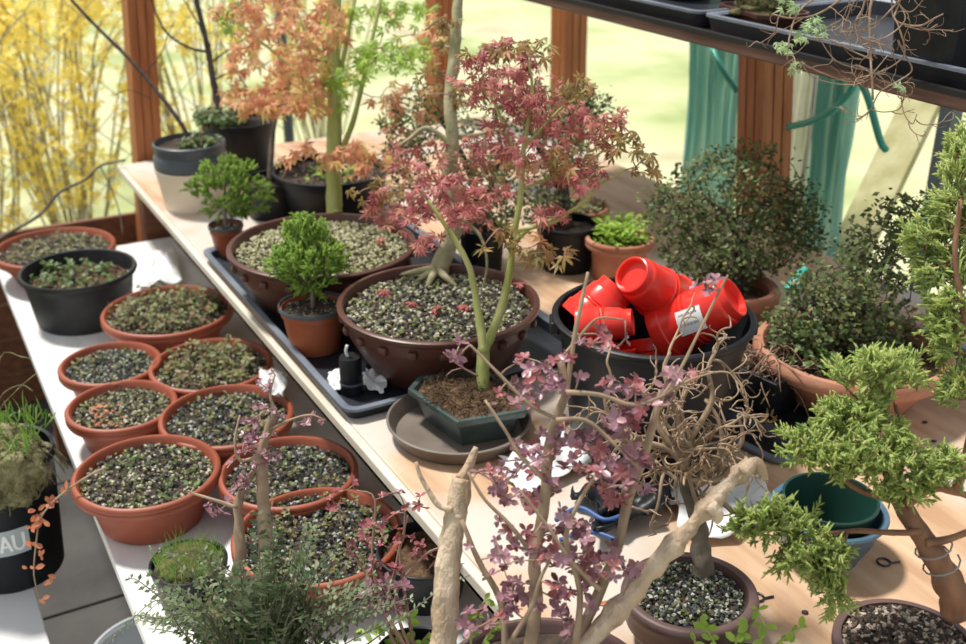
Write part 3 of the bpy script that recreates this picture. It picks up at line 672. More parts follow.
# --- small conifers in orange pots
def conifer(x0,x1,cy,H,base,label,regions,nt,lab,mat='hinoki',pm='terra_small',rimm='greyp'):
    cx=(x0+x1)/2; c,d=potloc(cx,cy,base+H,base); R=(x1-x0)/2*d/FPX
    t=thing('potted_conifer',c,label,'plant','small bright green conifers in orange pots'); mb=MB(); mb.lathe([(0,0),(.70*R,0),(.72*R,.004),(.74*R,.012),(.88*R,H-.022),(.93*R,H-.020),(.95*R,H-.008),(.95*R,H-.006),(.9*R,H-.006),(.86*R,H-.02),(.68*R,.008),(0,.006)],48); at(t,mb); mb.build('pot',pm,t,auto=45)
    mb=MB(); mb.lathe([(.92*R,H-.010),(R,H-.008),(R,H-.002),(.985*R,H),(.95*R,H-.001),(.90*R,H-.02),(.88*R,H-.02),(.92*R,H-.010)],48); at(t,mb); o=mb.build('pot_rim',rimm,t,auto=45); o['label']='grey liner rim'
    soil(t,c,R*.87,H-.014); gravel(t,c,R*.85,H-.012,.005,140,'gravel')
    b=c+Z*(H-.015); db=dep(b); mb=MB(); top=regions[0]; p=trunk(mb,[b,W(cx-1,cy-20,db),W(top[0],top[1],db)],.0055,.002,7,5); 
    T=[]
    for (x,y,rx,ry,n) in regions: T+=E3(x,y,rx,ry,db,rx*db/FPX*.85,n)
    grow(mb,p[3:],T,.0010); mb.build('stem','bark_grey',t)
    lf=MB(); ctr=p[len(p)//2]
    for q in T:
        for k in range(3): 
            out=(q-ctr).normalized()+rvec()*.7+Z*.25; spray(lf,q+rvec()*.006,out,rnd(.014,.024),6,.0015)
    lf.build('foliage',mat,t); return t
conifer(208,243,224,.072,TT,'small bright green conifer in an orange pot at the tray\'s far corner',[(226,174,26,16,70),(246,195,26,20,74),(206,190,18,10,34),(228,206,24,10,36)],0,0)
conifer(278,347,303,.095,TT,'small bright green conifer in an orange pot left of the front brown bowl',[(305,236,20,18,90),(312,262,34,20,130),(290,264,20,16,50),(312,286,22,9,24)],0,0)
# --- black film can and paper
c=G(352,391,TB+.006); t=thing('film_canister',c,'small black cylinder can with cap standing at the tray corner','canister')
mb=MB(); Rr=11.5*dep(c)/FPX; mb.lathe([(0,0),(Rr,0),(Rr,.018),(Rr*.97,.0185),(Rr*.97,.066),(Rr*.9,.070),(0,.070)],32); at(t,mb); mb.build('body','black',t,auto=40)
mb=MB(); mb.lathe([(Rr*1.0,.017),(Rr*1.03,.018),(Rr*1.03,.021),(Rr*1.0,.022)],32); at(t,mb); mb.build('band','greyp',t,auto=40)
mb=MB(); mb.tube(cr([c+Vector((-.004,0,.069)),c+Vector((-.007,0,.080)),c+Vector((-.004,0,.092))],4),.003,n=7); mb.build('nozzle','white',t)
sheet('paper_scrap',[(366,370),(388,376),(384,396),(362,390)],TB+.006,'label','crumpled white paper right of the black canister','paper',.012,sd=7)
sheet('paper_scrap',[(328,376),(344,372),(346,392),(331,394)],TB+.006,'label','white paper scrap left of the black canister','paper',.010,sd=8)
# --- back left: stacked pots with dark leaning stem
cx=195; H0=.13; c=G(196,205,TB); d=dep(c); Rb=36*d/FPX
t=thing('stacked_pot_plant',c,'grey pot nested in a cream pot with a thin dark leaning stem','plant')
mb=MB(); mb.lathe([(0,0),(Rb*.80,0),(Rb*.82,.005),(Rb*.97,.10),(Rb,.105),(Rb,.11),(Rb*.95,.11),(Rb*.78,.01),(0,.008)],48); at(t,mb); o=mb.build('outer_pot','beigep',t,auto=45); o['label']='cream outer pot'
mb=MB(); R2=Rb*.99; mb.lathe([(0,.02),(R2*.80,.02),(R2*.93,.10),(R2*.97,.112),(R2,.114),(R2,.140),(R2*.97,.146),(R2*.95,.147),(R2*.95,.160),(R2*.97,.162),(R2*.97,.176),(R2*.93,.178),(R2*.90,.16),(R2*.8,.05),(0,.05)],48); at(t,mb); o=mb.build('inner_pot','greyp',t,auto=45); o['label']='slate grey inner pots'
soil(t,c,R2*.9,.163); mb=MB(); b=c+Z*.163; db=dep(b)
p=trunk(mb,[b+Vector((0,0,0))]+PX([(185,130),(160,95),(130,60),(98,28),(70,-2),(40,-40)],db-.02),.0065,.0035,8)
trunk(mb,PX([(140,78),(160,55),(168,35),(175,20)],db),.002,.001,5,4); trunk(mb,PX([(150,98),(130,90),(115,95)],db),.0015,.001,5,4)
mb.build('stem','bark_dark',t)
seedlings(t,c+Vector((.03,-.02,0)),R2*.5,.165,60,'lf_green',.014,.035)
# --- black pot with dark trunk
def blackpot(x0,x1,cy,H,label,base=TB,name='potted_tree',mat='black',taper=.75,soilm='soil',cat='tree',group=None,gm=None,ng=300):
    cx=(x0+x1)/2; c,d=potloc(cx,cy,base+H,base); R=(x1-x0)/2*d/FPX
    t=thing(name,c,label,cat,group); mb=MB(); mb.lathe([(0,0),(taper*R,0),(taper*R+.004,.004),(.93*R,H-.025),(.96*R,H-.024),(.97*R,H-.010),(R,H-.008),(R,H-.001),(R-.003,H),(R-.008,H-.001),(R*.93,H-.02),(taper*R,.01),(0,.008)],56); at(t,mb); mb.build('pot',mat,t,auto=45); soil(t,c,R*.92,H-.018,soilm)
    if gm: gravel(t,c,R*.9,H-.015,.007,ng,gm)
    return t,c,R,d
random.seed(41)
t,c,R,d=blackpot(200,277,118,.17,'slim dark-barked tree in a large black pot beyond the grey one')
b=c+Z*.155; db=dep(b); mb=MB(); p=trunk(mb,[W(220,116,db)]+PX([(213,80),(207,45),(200,15),(192,-20),(188,-60)],db),.010,.006,9)
p2=trunk(mb,PX([(208,52),(190,48),(170,36),(158,18),(150,-5)],db),.0045,.0025,7)
p3=trunk(mb,PX([(212,62),(228,50),(245,38),(258,28)],db),.003,.0015,6,4); p4=trunk(mb,PX([(208,40),(190,10),(178,-10)],db),.003,.0015,6,4)
p5=trunk(mb,PX([(214,80),(232,72),(258,68),(275,58)],db),.003,.001,6,4)
mb.build('trunk','bark_dark',t); seedlings(t,c+Vector((-.04,-.03,0)),R*.7,.16,130,'lf_green',.016,.05)
# small black pot with bare brown trunk
t,c,R,d=blackpot(240,300,178,.10,'small maple with bare brown trunk and orange tips in a small black pot',gm='gravel_brown')
b=W(270,180,dep(c+Z*.09)); db=dep(b); mb=MB(); p=trunk(mb,PX([(270,182),(271,155),(274,125),(281,100),(292,80)],db),.009,.004,9)
p2=trunk(mb,PX([(277,115),(262,102),(245,85),(230,60),(218,35)],db),.003,.001,6,4)
mb.build('trunk','bark_grey',t); tw=MB(); lo=MB(); T1=E3(262,98,40,16,db,.06,34)+E3(290,75,20,25,db,.05,16)+E3(245,60,20,20,db,.05,10); grow(tw,p[8:]+p2,T1,.001); leafset(T1,lo,4,.032,.025)
tw.build('twigs','twig_pink',t); lo.build('leaves','lf_orange',t)
# black bowl
t,c,R,d=blackpot(272,388,168,.12,'wide black pot behind the tall maple trunk with sparse sprouts',name='planted_pot',cat='pot',gm='gravel_brown')
seedlings(t,c,R*.7,.105,24,'lf_lime',.018,.03)
# --- dark evergreen shrubs behind the red maple
def shrub(x0,x1,cy,H,base,label,regions,mat,potm,s=.011,per=6,name='evergreen_shrub',group=None,tm='bark_dark',nodes_px=None,gm=None,trad=.010,lip=None,up=1.0,flat=.7):
    if potm=='terra_clay':
        cx=(x0+x1)/2; c,d=potloc(cx,cy,base+H,base); R=(x1-x0)/2*d/FPX
        t=thing(name,c,label,'shrub',group); mb=MB(); mb.lathe([(0,0),(.66*R,0),(.68*R,.005),(.86*R,H*.6),(.90*R,H-.03),(.97*R,H-.028),(R,H-.022),(R,H-.008),(R-.006,H),(R-.016,H),(R-.022,H-.008),(R*.84,H-.035),(.66*R,.012),(0,.01)],72); at(t,mb); mb.build('bowl',potm,t,auto=50); soil(t,c,R*.86,H-.026,'peat')
    else: t,c,R,d=blackpot(x0,x1,cy,H,label,base,name,potm,cat='shrub',group=group)
    if gm: gravel(t,c,R*.84,H-.022,.008,500,gm)
    b=c+Z*(H-.02); db=dep(b); mb=MB(); nodes=[]
    for path in nodes_px: 
        pts=[b+Vector((rnd(-.01,.01),0,0))]+[W(x,y,db+(e[0] if e else 0)) for x,y,*e in path]; nodes+=trunk(mb,pts,trad,trad*.35,8,5,.2)
    T=[]
    for (x,y,rx,ry,n,*e) in regions: T+=E3(x,y,rx,ry,db+(e[0] if e else 0),max(rx,ry)*db/FPX*.9,n)
    grow(mb,nodes,T,.0011); mb.build('trunk',tm,t)
    lf=MB()
    for q in T:
        for k in range(per):
            nn=(Z*up+Vector((0,-.4,0))+rvec()*flat).normalized(); oval4(lf,q+rvec()*.026*random.random()**.5,nn,rvec(),s*rnd(.7,1.4),.62)
    lf.build('foliage',mat,t); return t,c,R,db
random.seed(51)
shrub(458,506,226,.11,TB,'dark evergreen shrub in a black pot just right of the pale maple trunk',[(420,125,38,40,120),(480,150,40,70,170),(400,165,30,30,60),(490,205,30,22,60)],'lf_dark','black',nodes_px=[[(475,190),(460,150),(440,120)],[(490,190),(500,150),(495,110)]],group='dark evergreens behind the maples')
shrub(536,600,222,.11,TB,'dark evergreen shrub behind the red maple canopy, in shade',[(560,130,45,50,200),(590,100,25,20,50),(530,195,40,35,110),(520,110,28,24,36)],'lf_dark','black',nodes_px=[[(565,180),(560,140),(575,105)],[(560,190),(540,150),(525,120)]],group='dark evergreens behind the maples')
# brown pot behind with bright green sprigs + pinkish bowl
t,c,R,d=bowl(585,655,236,.10,'terracotta bowl of bright green leafy sprouts behind the black bucket',mat='terra_clay',base=TB,group=None,seeds=None,gm='gravel_brown',ng=200,name='planted_bowl')
lf=MB()
for i in range(330):
    r=R*.75*math.sqrt(random.random()); th=rnd(0,6.28); p=c+Vector((r*math.cos(th),r*math.sin(th),.085+rnd(0,.05))); oval(lf,p,(Z+rvec()*.6).normalized(),(rvec()+Z*.5).normalized(),rnd(.014,.026),.45)
lf.build('foliage','lf_lime',t)
bowl(548,610,205,.08,'terracotta bowl of reddish seedlings farthest back near the middle post',mat='terra_clay',base=TB,group=None,seeds=(60,'lf_seed',.014,.03),gm='gravel_brown',ng=200)
# --- cotoneasters
shrub(690,780,285,.10,TB,'wide dark cotoneaster bonsai behind the black bucket, before the timber post',[(735,190,75,36,190),(685,222,40,40,130),(765,235,62,42,230),(715,262,56,24,170),(795,215,30,40,80),(745,158,45,14,50),(660,205,20,24,20)],'lf_dark','terra_clay',nodes_px=[[(740,250),(725,215),(700,195)],[(745,240),(765,205),(790,190)],[(735,250),(700,240),(680,225)]],trad=.009,s=.0105,per=6,group='cotoneaster bonsai')
random.seed(53)
shrub(756,950,345,.09,TB+.01,'low spreading cotoneaster in a wide clay bowl on the right',[(830,322,64,26,230),(880,245,45,40,110),(850,285,62,28,170),(905,212,28,20,34),(800,338,32,18,60),(880,330,50,22,80)],'lf_dark','terra_clay',nodes_px=[[(850,320),(830,300),(800,310)],[(860,310),(880,270),(900,230)],[(860,320),(890,310),(910,300)]],trad=.010,s=.011,per=6,gm='gravel_brown',group='cotoneaster bonsai')
cw=G(853,352,TB+.10); lf=MB()
for (x,y,n) in ((808,356,30),(822,352,20),(890,346,34),(905,352,14),(838,366,10)):
    for i in range(n):
        p=G(x+rnd(-14,14),y+rnd(-8,8),TB+.095+rnd(0,.02)); oval(lf,p,(Z+rvec()*.6).normalized(),rvec(),rnd(.014,.022),.55)
o=lf.build('leafy_weeds','lf_green',None); 
par=[x for x in bpy.data.objects if x.get('label','').startswith('low spreading')][0]
me=o.data; inv=WM[par.name].inverted(); me.transform(inv); o.parent=par; o['kind']='stuff'; del o['kind']
u_,v_=uvof(850,352,TB); tray(u_-.17,u_+.17,v_-.21,v_+.20,TB,.012,'tray','plastic_tray','black tray corner showing under the right-hand clay bowl','tray')
# small teal bottle
a=G(790,300,TB+.16); mb=MB(); dd=dep(a); a=W(789,292,dd); b=W(806,270,dd+.02); 
m=(b-a).to_track_quat('Z','Y').to_matrix().to_4x4(); m.translation=a; Lh=(b-a).length
mb.lathe([(0,0),(.011,0),(.012,.003),(.012,Lh*.8),(.009,Lh*.9),(.009,Lh),(0,Lh)],20,m); single(mb,'plastic_tube','hose',a,'short teal plastic tube poking out between the cotoneasters','tube',auto=40)
# --- square pot with dry twigs
random.seed(61)
def squarepot():
    c=G(766,392,TB+.006); t=thing('dry_twig_pot',c,'square black pot heaped with dry brown twigs right of the bucket','pot',rotz=R_(38))
    h=.075; a,b=.085,.068
    rs=[(b,0),(a-.004,h-.008),(a,h-.007),(a,h),(a-.008,h),(a-.010,h-.006),(b-.006,.006)]
    vs=[];n=4
    for r,z in rs: vs+=[Vector((r*1.0*x,r*.95*y,z)) for x,y in((1,1),(-1,1),(-1,-1),(1,-1))]
    mb=MB(); mb.add(vs,[(i*4+j,i*4+(j+1)%4,(i+1)*4+(j+1)%4,(i+1)*4+j) for i in range(6) for j in range(4)]+[(3,2,1,0),(24,25,26,27)])
    at(t,mb); mb.build('pot','black',t,smooth=False,bevel=.002)
    mb=MB(); mb.box(c+Z*.045,(.14,.132,.02),R_(38)); mb.build('soil','soil',t,smooth=False)
    mb=MB()
    for i in range(110):
        p=c+Vector((rnd(-.055,.055),rnd(-.055,.055),.05)); q=p+Vector((rnd(-.06,.06),rnd(-.06,.05),rnd(.0,.06))); r=q+Vector((rnd(-.04,.04),rnd(-.05,.03),rnd(-.06,.01)))
        mb.tube(cr([p,q,r],4),lerp_r(.0018,.0009,9),n=4)
    mb.build('twigs','twig_brown',t)
    lf=MB()
    for k in range(26):
        q=W(769+rnd(-5,5),428+rnd(-14,12),dep(c)-.10); oval(lf,q,(Vector((0,-1,.5))+rvec()*.4).normalized(),rvec(),.016,.3)
    lf.build('sprig','lf_olive',t)
squarepot()
u_,v_=uvof(768,430,TB); tray(u_-.09,u_+.12,v_-.09,v_+.12,TB,.010,'black','plastic_tray','black saucer tray below the square twig pot','tray',skew=R_(10))
# --- black bucket with red pots
random.seed(71)
BH=.24
c,d=potloc(653.5,313,TB+BH,TB); R=101*d/FPX
t=thing('bucket',c,'large round black plastic bucket filled with red pots','bucket')
mb=MB(); mb.lathe([(0,0),(.74*R,0),(.76*R,.006),(.92*R,BH-.03),(.945*R,BH-.028),(.95*R,BH-.012),(.985*R,BH-.011),(R,BH-.008),(R+.001,BH-.003),(R-.003,BH),(R-.009,BH-.001),(.93*R,BH-.014),(.91*R,BH-.03),(.74*R,.01),(0,.008)],80); at(t,mb); mb.build('bucket_body','black',t,auto=50)
for s in (-1,1):
    m=MB(); m.box(c+Vector((s*R*.98,0,BH-.02)),(.014,.04,.022),0); m.build('handle_lug','black',t,smooth=False,bevel=.003)
blk=c.copy()
def redpot(mouth,axis,L,Rm,label,lines=True,sticker=False,Rb=.7):
    # mouth: centre of opening; axis: from opening toward base
    z=axis.normalized(); x=z.orthogonal().normalized(); 
    if sticker:
        x=(-F-z*(-F).dot(z)).normalized()
    y=z.cross(x); m=Matrix((x,y,z)).transposed().to_4x4(); m.translation=mouth
    t=thing('plant_pot',mouth+z*L,label,'pot','red plastic pots in the bucket')
    mb=MB(); rb=Rm*Rb
    mb.lathe([(0,L),(rb*.96,L),(rb,L-.003),(Rm*.90,.024),(Rm*.96,.022),(Rm*.985,.006),(Rm,.005),(Rm,.0008),(Rm*.985,0),(Rm*.93,0),(Rm*.915,.003),(Rm*.89,.022),(rb*.93,L-.004),(0,L-.004)],56,m)
    # two shallow moulded rings on the wall
    def wr(zz): return rb+(Rm*.90-rb)*(L-zz)/(L-.024)
    for zz in (L*.52,L*.60):
        mb.lathe([(wr(zz)-.001,zz-.002),(wr(zz)+.0012,zz-.001),(wr(zz)+.0012,zz+.001),(wr(zz)-.001,zz+.002)],56,m)
    mb.build('pot_wall','red',t,auto=35)
    if sticker:
        def on(a,zz,out): 
            r=wr(zz)+out; return m@Vector((r*math.cos(a),r*math.sin(a),zz))
        lb=MB(); n=10; a0,a1=-.52,.42; z0,z1=L*.33,L*.70
        vs=[on(a0+(a1-a0)*i/n,zz,.0016) for zz in(z0,z1) for i in range(n+1)]; lb.add(vs,[(i,i+1,n+2+i,n+1+i) for i in range(n)]); st=lb.build('barcode_sticker','label',t); st['label']='white sticker with a grey barcode'
        br=MB(); 
        for k in range(13):
            w_=(.008 if k%3 else .016); aa=a0+.16+k*.048
            vs=[on(aa,z0+(z1-z0)*.22,.0022),on(aa+w_,z0+(z1-z0)*.22,.0022),on(aa+w_,z0+(z1-z0)*.80,.0022),on(aa,z0+(z1-z0)*.80,.0022)]; br.add(vs,[(0,1,2,3)])
        br.build('bars','inkgrey',st)
    return t
dm=d
def redpot2(base,mouth,Rb,Rm,label,sticker=False):
    z=(mouth-base).normalized(); L=(mouth-base).length
    x=(-F-z*(-F).dot(z)).normalized(); y=z.cross(x); m=Matrix((x,y,z)).transposed().to_4x4(); m.translation=base
    t=thing('plant_pot',base,label,'pot','red plastic pots in the bucket'); mb=MB()
    R1=Rb*1.16
    def wr(q): return R1+(Rm*.93-R1)*(q-.018)/(L-.040)
    mb.lathe([(0,.012),(Rb*.80,.011),(Rb*.86,.001),(Rb*.92,0),(Rb*.99,.001),(Rb,.004),(Rb*1.03,.014),(Rb*1.12,.0165),(R1,.019),(wr(L*.5)-.001,L*.5-.002),(wr(L*.5)+.0012,L*.5),(wr(L*.5)-.0002,L*.5+.002),(wr(L*.56)-.001,L*.56-.002),(wr(L*.56)+.0012,L*.56),(wr(L*.56),L*.56+.002),(Rm*.93,L-.022),(Rm*.98,L-.020),(Rm,L-.002),(Rm*.985,L),(Rm*.95,L),(Rm*.90,L-.022),(R1*.95,.024),(Rb*.8,.014),(0,.014)],60,m)
    mb.build('pot_wall','red',t,auto=38)
    if sticker:
        C=m@Vector((wr(L*.52),0,L*.52)); 
        A0=math.atan2(0,1)
        def on(u,v,out): # u along the axis direction, v round the wall, both in metres, turned a little
            c_,s_=math.cos(.18),math.sin(.18); q=L*.50+u*c_-v*s_; w_=u*s_+v*c_
            rr=wr(q)+out+.0012; a=A0+w_/rr+.10; return m@Vector((rr*math.cos(a),rr*math.sin(a),q))
        def patch(name,mat,u0,u1,v0,v1,out,par,n=8):
            b_=MB(); vs=[on(u0+(u1-u0)*k,v0+(v1-v0)*i/n,out) for k in(0,1) for i in range(n+1)]; b_.add(vs,[(i,i+1,n+2+i,n+1+i) for i in range(n)]); return b_.build(name,mat,par)
        st=patch('barcode_sticker','label',-.022,.020,-.020,.020,.0004,t); st['label']='white sticker with a grey barcode'
        br=MB()
        for k in range(16):
            u0=-.015+k*.0019; w_=.0009 if k%3 else .0014
            vs=[on(u0,-.006,.0009),on(u0+w_,-.006,.0009),on(u0+w_,.014,.0009),on(u0,.014,.0009)]; br.add(vs,[(0,1,2,3)])
        br.build('bars','inkgrey',st)
    return t
redpot2(W(631,274,dm-.02),W(676,306,dm+.075),.0305,.050,'red pot tilted up with its round recessed base facing the camera')
redpot2(W(735,296,dm-.035),W(664,335,dm+.035),.034,.052,'red pot lying sideways with a white barcode sticker',sticker=True)
redpot2(W(618,287,dm+.03),W(584,325,dm+.035),.031,.048,'red pot leaning mouth down behind the one with the upturned base')
redpot2(W(633,322,dm-.055),W(578,327,dm-.035),.021,.033,'smallest red pot lying at the bucket\'s front rim, base to the right')
redpot2(W(660,395,dm+.05),W(655,340,dm+.06),.034,.050,'red pot standing deep in the bucket under the stickered one')
redpot2(W(600,395,dm+.03),W(605,345,dm+.02),.034,.050,'red pot standing deep in the bucket under the left-hand pots')
# --- green pot maple C with saucer
random.seed(81)
c=G(459,432,TB); d=dep(c); R=72*d/FPX
t=thing('drip_saucer',c,'round taupe plastic saucer under the green-glazed pot','saucer'); mb=MB(); mb.lathe([(0,0),(R*.86,0),(R*.90,.004),(R*.98,.026),(R,.028),(R,.030),(R-.004,.031),(R*.95,.028),(R*.87,.006),(0,.005)],64); at(t,mb); mb.build('saucer','saucer',t,auto=50)
mb=MB(); p=c+Vector((-.035,-.03,.006)); a=[G(x,y,TB+.008) for x,y in((401,428),(418,424),(438,452),(432,456))]; mb.add(a,[(0,1,2,3)]); 
P0=G(470,424,TB+.008); H=.062; c=Vector((P0.x,P0.y,TB+.006))
t=thing('red_maple_bonsai',c,'red-leaved maple bonsai forking from a green-glazed angular pot','bonsai')
ang=[170,259,326,350,79,146]; R=.108
d8=[1,.93,1.02,1,.93,1.02]
def ring(s,z): return [Vector((R*s*k*math.cos(R_(a)),R*s*k*math.sin(R_(a)),z)) for a,k in zip(ang,d8)]
rs=[ring(.70,0),ring(.72,.006),ring(.88,H-.016),ring(.98,H-.014),ring(1,H-.011),ring(1,H-.002),ring(.985,H),ring(.90,H),ring(.89,H-.004),ring(.85,H-.02),ring(.6,.01)]
vs=[c+x for r in rs for x in r]; mb=MB(); mb.add(vs,[(i*6+j,i*6+(j+1)%6,(i+1)*6+(j+1)%6,(i+1)*6+j) for i in range(len(rs)-1) for j in range(6)]+[(5,4,3,2,1,0),tuple(range(60,66))])
mb.build('pot','greenglaze',t,smooth=False,bevel=.0015)
mb=MB(); K=8; vs=[];
for i in range(K+1):
    for j in range(48):
        a=360*j/48; # interpolate the polygon radius
        pr=ring(.875*i/K,0); 
        sg=sorted(range(6),key=lambda k:ang[k]%360); aa=[ang[k]%360 for k in sg]
        idx=max([k for k in range(6) if aa[k]<=a],default=-1); A=pr[sg[idx]]; B=pr[sg[(idx+1)%6]]
        span=(aa[(idx+1)%6]-aa[idx])%360; tt=((a-aa[idx])%360)/span; q=A.lerp(B,tt)
        vs.append(c+Vector((q.x,q.y,H-.008+.016*(1-(i/K)**2)+.006*noise.noise(Vector((q.x*70,q.y*70,0))))))
mb.add(vs,[(i*48+j,i*48+(j+1)%48,(i+1)*48+(j+1)%48,(i+1)*48+j) for i in range(K) for j in range(48)]); mb.build('soil','peat',t)
mb=MB()
for i in range(500):
    a=rnd(0,6.28); r=.078*math.sqrt(random.random()); p=c+Vector((r*math.cos(a),r*math.sin(a),H+.006)); dd=Vector((rnd(-1,1),rnd(-1,1),rnd(-.1,.5))).normalized(); mb.tube([p,p+dd*.008,p+dd*.014+rvec()*.004],.0007,n=3)
mb.build('peat_fibres','peat',t)
b=W(484,396,dep(c+Z*H)+.01); dC=dep(b)
mb=MB(); p=trunk(mb,[b-Z*.01,b]+PX([(483,370),(484,345)],dC),.0125,.0095,12,5,.3)
nd=[]
nd+=trunk(mb,PX([(484,352),(480,325),(476,300),(470,270),(458,245),(445,225),(428,200)],dC-.01),.008,.003,9)
nd+=trunk(mb,PX([(484,352),(493,330),(501,310),(507,285),(511,262),(514,235),(520,200),(523,165),(524,140)],dC+.01),.0085,.004,9)
nd+=trunk(mb,PX([(524,145),(530,110),(532,85),(528,60)],dC+.01),.004,.002,7)
nd+=trunk(mb,PX([(523,160),(505,130),(495,105),(480,85)],dC+.01),.0035,.0015,7)
nd+=trunk(mb,PX([(522,150),(545,125),(565,105),(585,90)],dC+.01),.0035,.0015,7)
nd+=trunk(mb,PX([(512,245),(530,228),(552,220),(580,205),(600,185),(625,170)],dC),.0045,.002,7)
nd+=trunk(mb,PX([(516,232),(555,222),(568,214)],dC-.02),.0035,.0015,7)
nd+=trunk(mb,PX([(520,190),(545,180),(575,170),(605,150),(630,140)],dC+.02),.003,.0012,7)
mb.build('trunk','bark_green',t)
# thorn-like bare side twig
mb=MB(); trunk(mb,PX([(478,376),(465,369),(452,360),(443,352)],dC-.02),.002,.001,5,4); trunk(mb,PX([(462,368),(452,371),(446,376)],dC-.02),.0015,.0008,5,4); trunk(mb,PX([(455,363),(452,354)],dC-.02),.0012,.0008,5,2)
tw=mb; lr=MB(); lo=MB()
T1=E3(510,85,42,30,dC+.03,.09,42)+E3(475,75,28,18,dC+.03,.07,14)+E3(555,110,42,26,dC+.02,.09,32)+E3(595,130,35,20,dC,.07,17)+E3(520,145,55,24,dC,.09,27)+E3(565,175,45,18,dC-.02,.06,16)+E3(450,200,45,28,dC-.02,.06,20)+E3(415,235,26,22,dC-.03,.04,8)+E3(500,50,36,16,dC+.04,.07,11)+E3(550,215,24,10,dC-.02,.05,8)+E3(490,195,30,14,dC,.05,11)
T2=E3(515,50,50,16,dC+.02,.08,11)+E3(580,90,26,18,dC,.07,8)+E3(625,140,30,20,dC,.06,10)+E3(560,160,45,20,dC-.03,.06,10)+E3(500,240,28,14,dC-.04,.04,6)+E3(545,252,30,12,dC-.04,.04,8)+E3(648,165,18,10,dC,.04,5)
grow(tw,nd,T1+T2,.0013,step=.025,sag=.16)
leafset(T1,lr,4,.0195,.02); leafset(T2,lo,3,.026,.02)
tw.build('twigs','twig_pink',t); lr.build('red_leaves','lf_red',t); lo.build('bronze_leaves','lf_olive',t)
# lone leaf sprig near the middle post
# --- white sheets, black bag
sheet('plastic_sheet',[(498,462),(560,436),(592,468),(520,505)],TB+.002,'white','crumpled white plastic sheet behind the purple barberry leaves','sheet',.022,sd=11)
sheet('plastic_sheet',[(662,496),(748,464),(786,520),(694,552)],TB+.002,'milky','milky white plastic sheet lying between the brown and blue pots','sheet',.020,sd=14)
sheet('plastic_bag',[(572,498),(650,474),(676,512),(600,548)],TB+.004,'black','folded glossy black plastic bag behind the brown bonsai pot','bag',.045,sd=17)
a=[G(x,y,TB+.035) for x,y in((556,520),(580,508),(604,520),(622,516))]; mb=MB(); mb.tube(cr(a,5),.004,n=6); mb.tube(cr([G(x,y,TB+.03) for x,y in((560,540),(590,532),(618,540))],5),.0035,n=6)
M['blue']=plain('blue cord',(.04,.10,.28),.5); single(mb,'cord','blue',a[0].copy(),'short blue cord lying by the black plastic bag','cord')
# --- brown oval pot with contorted twiggy bonsai
random.seed(91)
c,d=potloc(690,590,TB+.075,TB); R=67*d/FPX; H=.075
t=thing('twiggy_bonsai',c,'leafless contorted bonsai with curling tan twigs in a dark brown pot','bonsai')
mb=MB(); mb.lathe([(0,0),(.70*R,0),(.74*R,.005),(.90*R,.030),(.92*R,.031),(.92*R,.034),(.95*R,.050),(.965*R,H-.016),(R,H-.014),(R+.001,H-.008),(R-.001,H-.002),(R-.005,H),(R-.012,H-.001),(R-.015,H-.01),(.75*R,.01),(0,.01)],72,wob=.02); at(t,mb); mb.build('pot','brown_ceramic',t,auto=50)
soil(t,c,R-.014,H-.014,dome=.008); gravel(t,c,R-.017,H-.010,.006,900,'gravel_dark',.008)
b=W(704,566,dep(c+Z*H)+.03); db=dep(b); mb=MB()
p=trunk(mb,[b-Z*.01,b]+PX([(700,545),(698,520),(688,490),(686,465),(678,450)],db),.0145,.008,12,5,.4,.7)
mb.build('trunk','bark_grey',t)
tw=MB(); nodes=p[-14:]
def curly(mb,p,dirn,L,r,depth):
    pts=[p]; d_=dirn.normalized(); ax=rvec(); st=L/7
    for i in range(7):
        d_=(Matrix.Rotation(rnd(-.2,.75),3,ax)@d_).normalized(); d_=(d_+rvec()*.25).normalized(); pts.append(pts[-1]+d_*st)
        if depth and random.random()<.5: curly(mb,pts[-1],d_+rvec()*.9,L*rnd(.4,.7),r*.65,depth-1)
    q=cr(pts,3); mb.tube(q,lerp_r(r,r*.5,len(q)),n=5)
for i in range(16):
    q=random.choice(nodes); curly(tw,q,Vector((rnd(-1,1),rnd(-.5,.5),rnd(.2,1))),rnd(.06,.12),.0032,2)
for pth in ([(686,470),(670,450),(640,440),(620,432),(600,420)],[(686,465),(690,440),(680,410),(690,385),(700,372)],[(688,470),(715,460),(722,440),(716,415),(705,400)],[(684,460),(660,430),(655,405),(640,390)],[(690,480),(720,478),(735,455)],[(686,450),(672,400),(664,370),(670,352)],[(690,440),(712,400),(708,370),(716,350)],[(640,440),(615,425),(605,400),(612,380)],[(720,470),(742,440),(738,415)],[(682,425),(683,450),(690,480),(697,505),(702,518)]):
    q=trunk(tw,PX(pth,db-.02),.0045,.002,7,4); nodes2=q
    for k in range(3): curly(tw,random.choice(q[4:]),Vector((rnd(-1,1),rnd(-.4,.4),rnd(0,1))),rnd(.04,.08),.002,1)
tw.build('twigs','twig_tan',t)
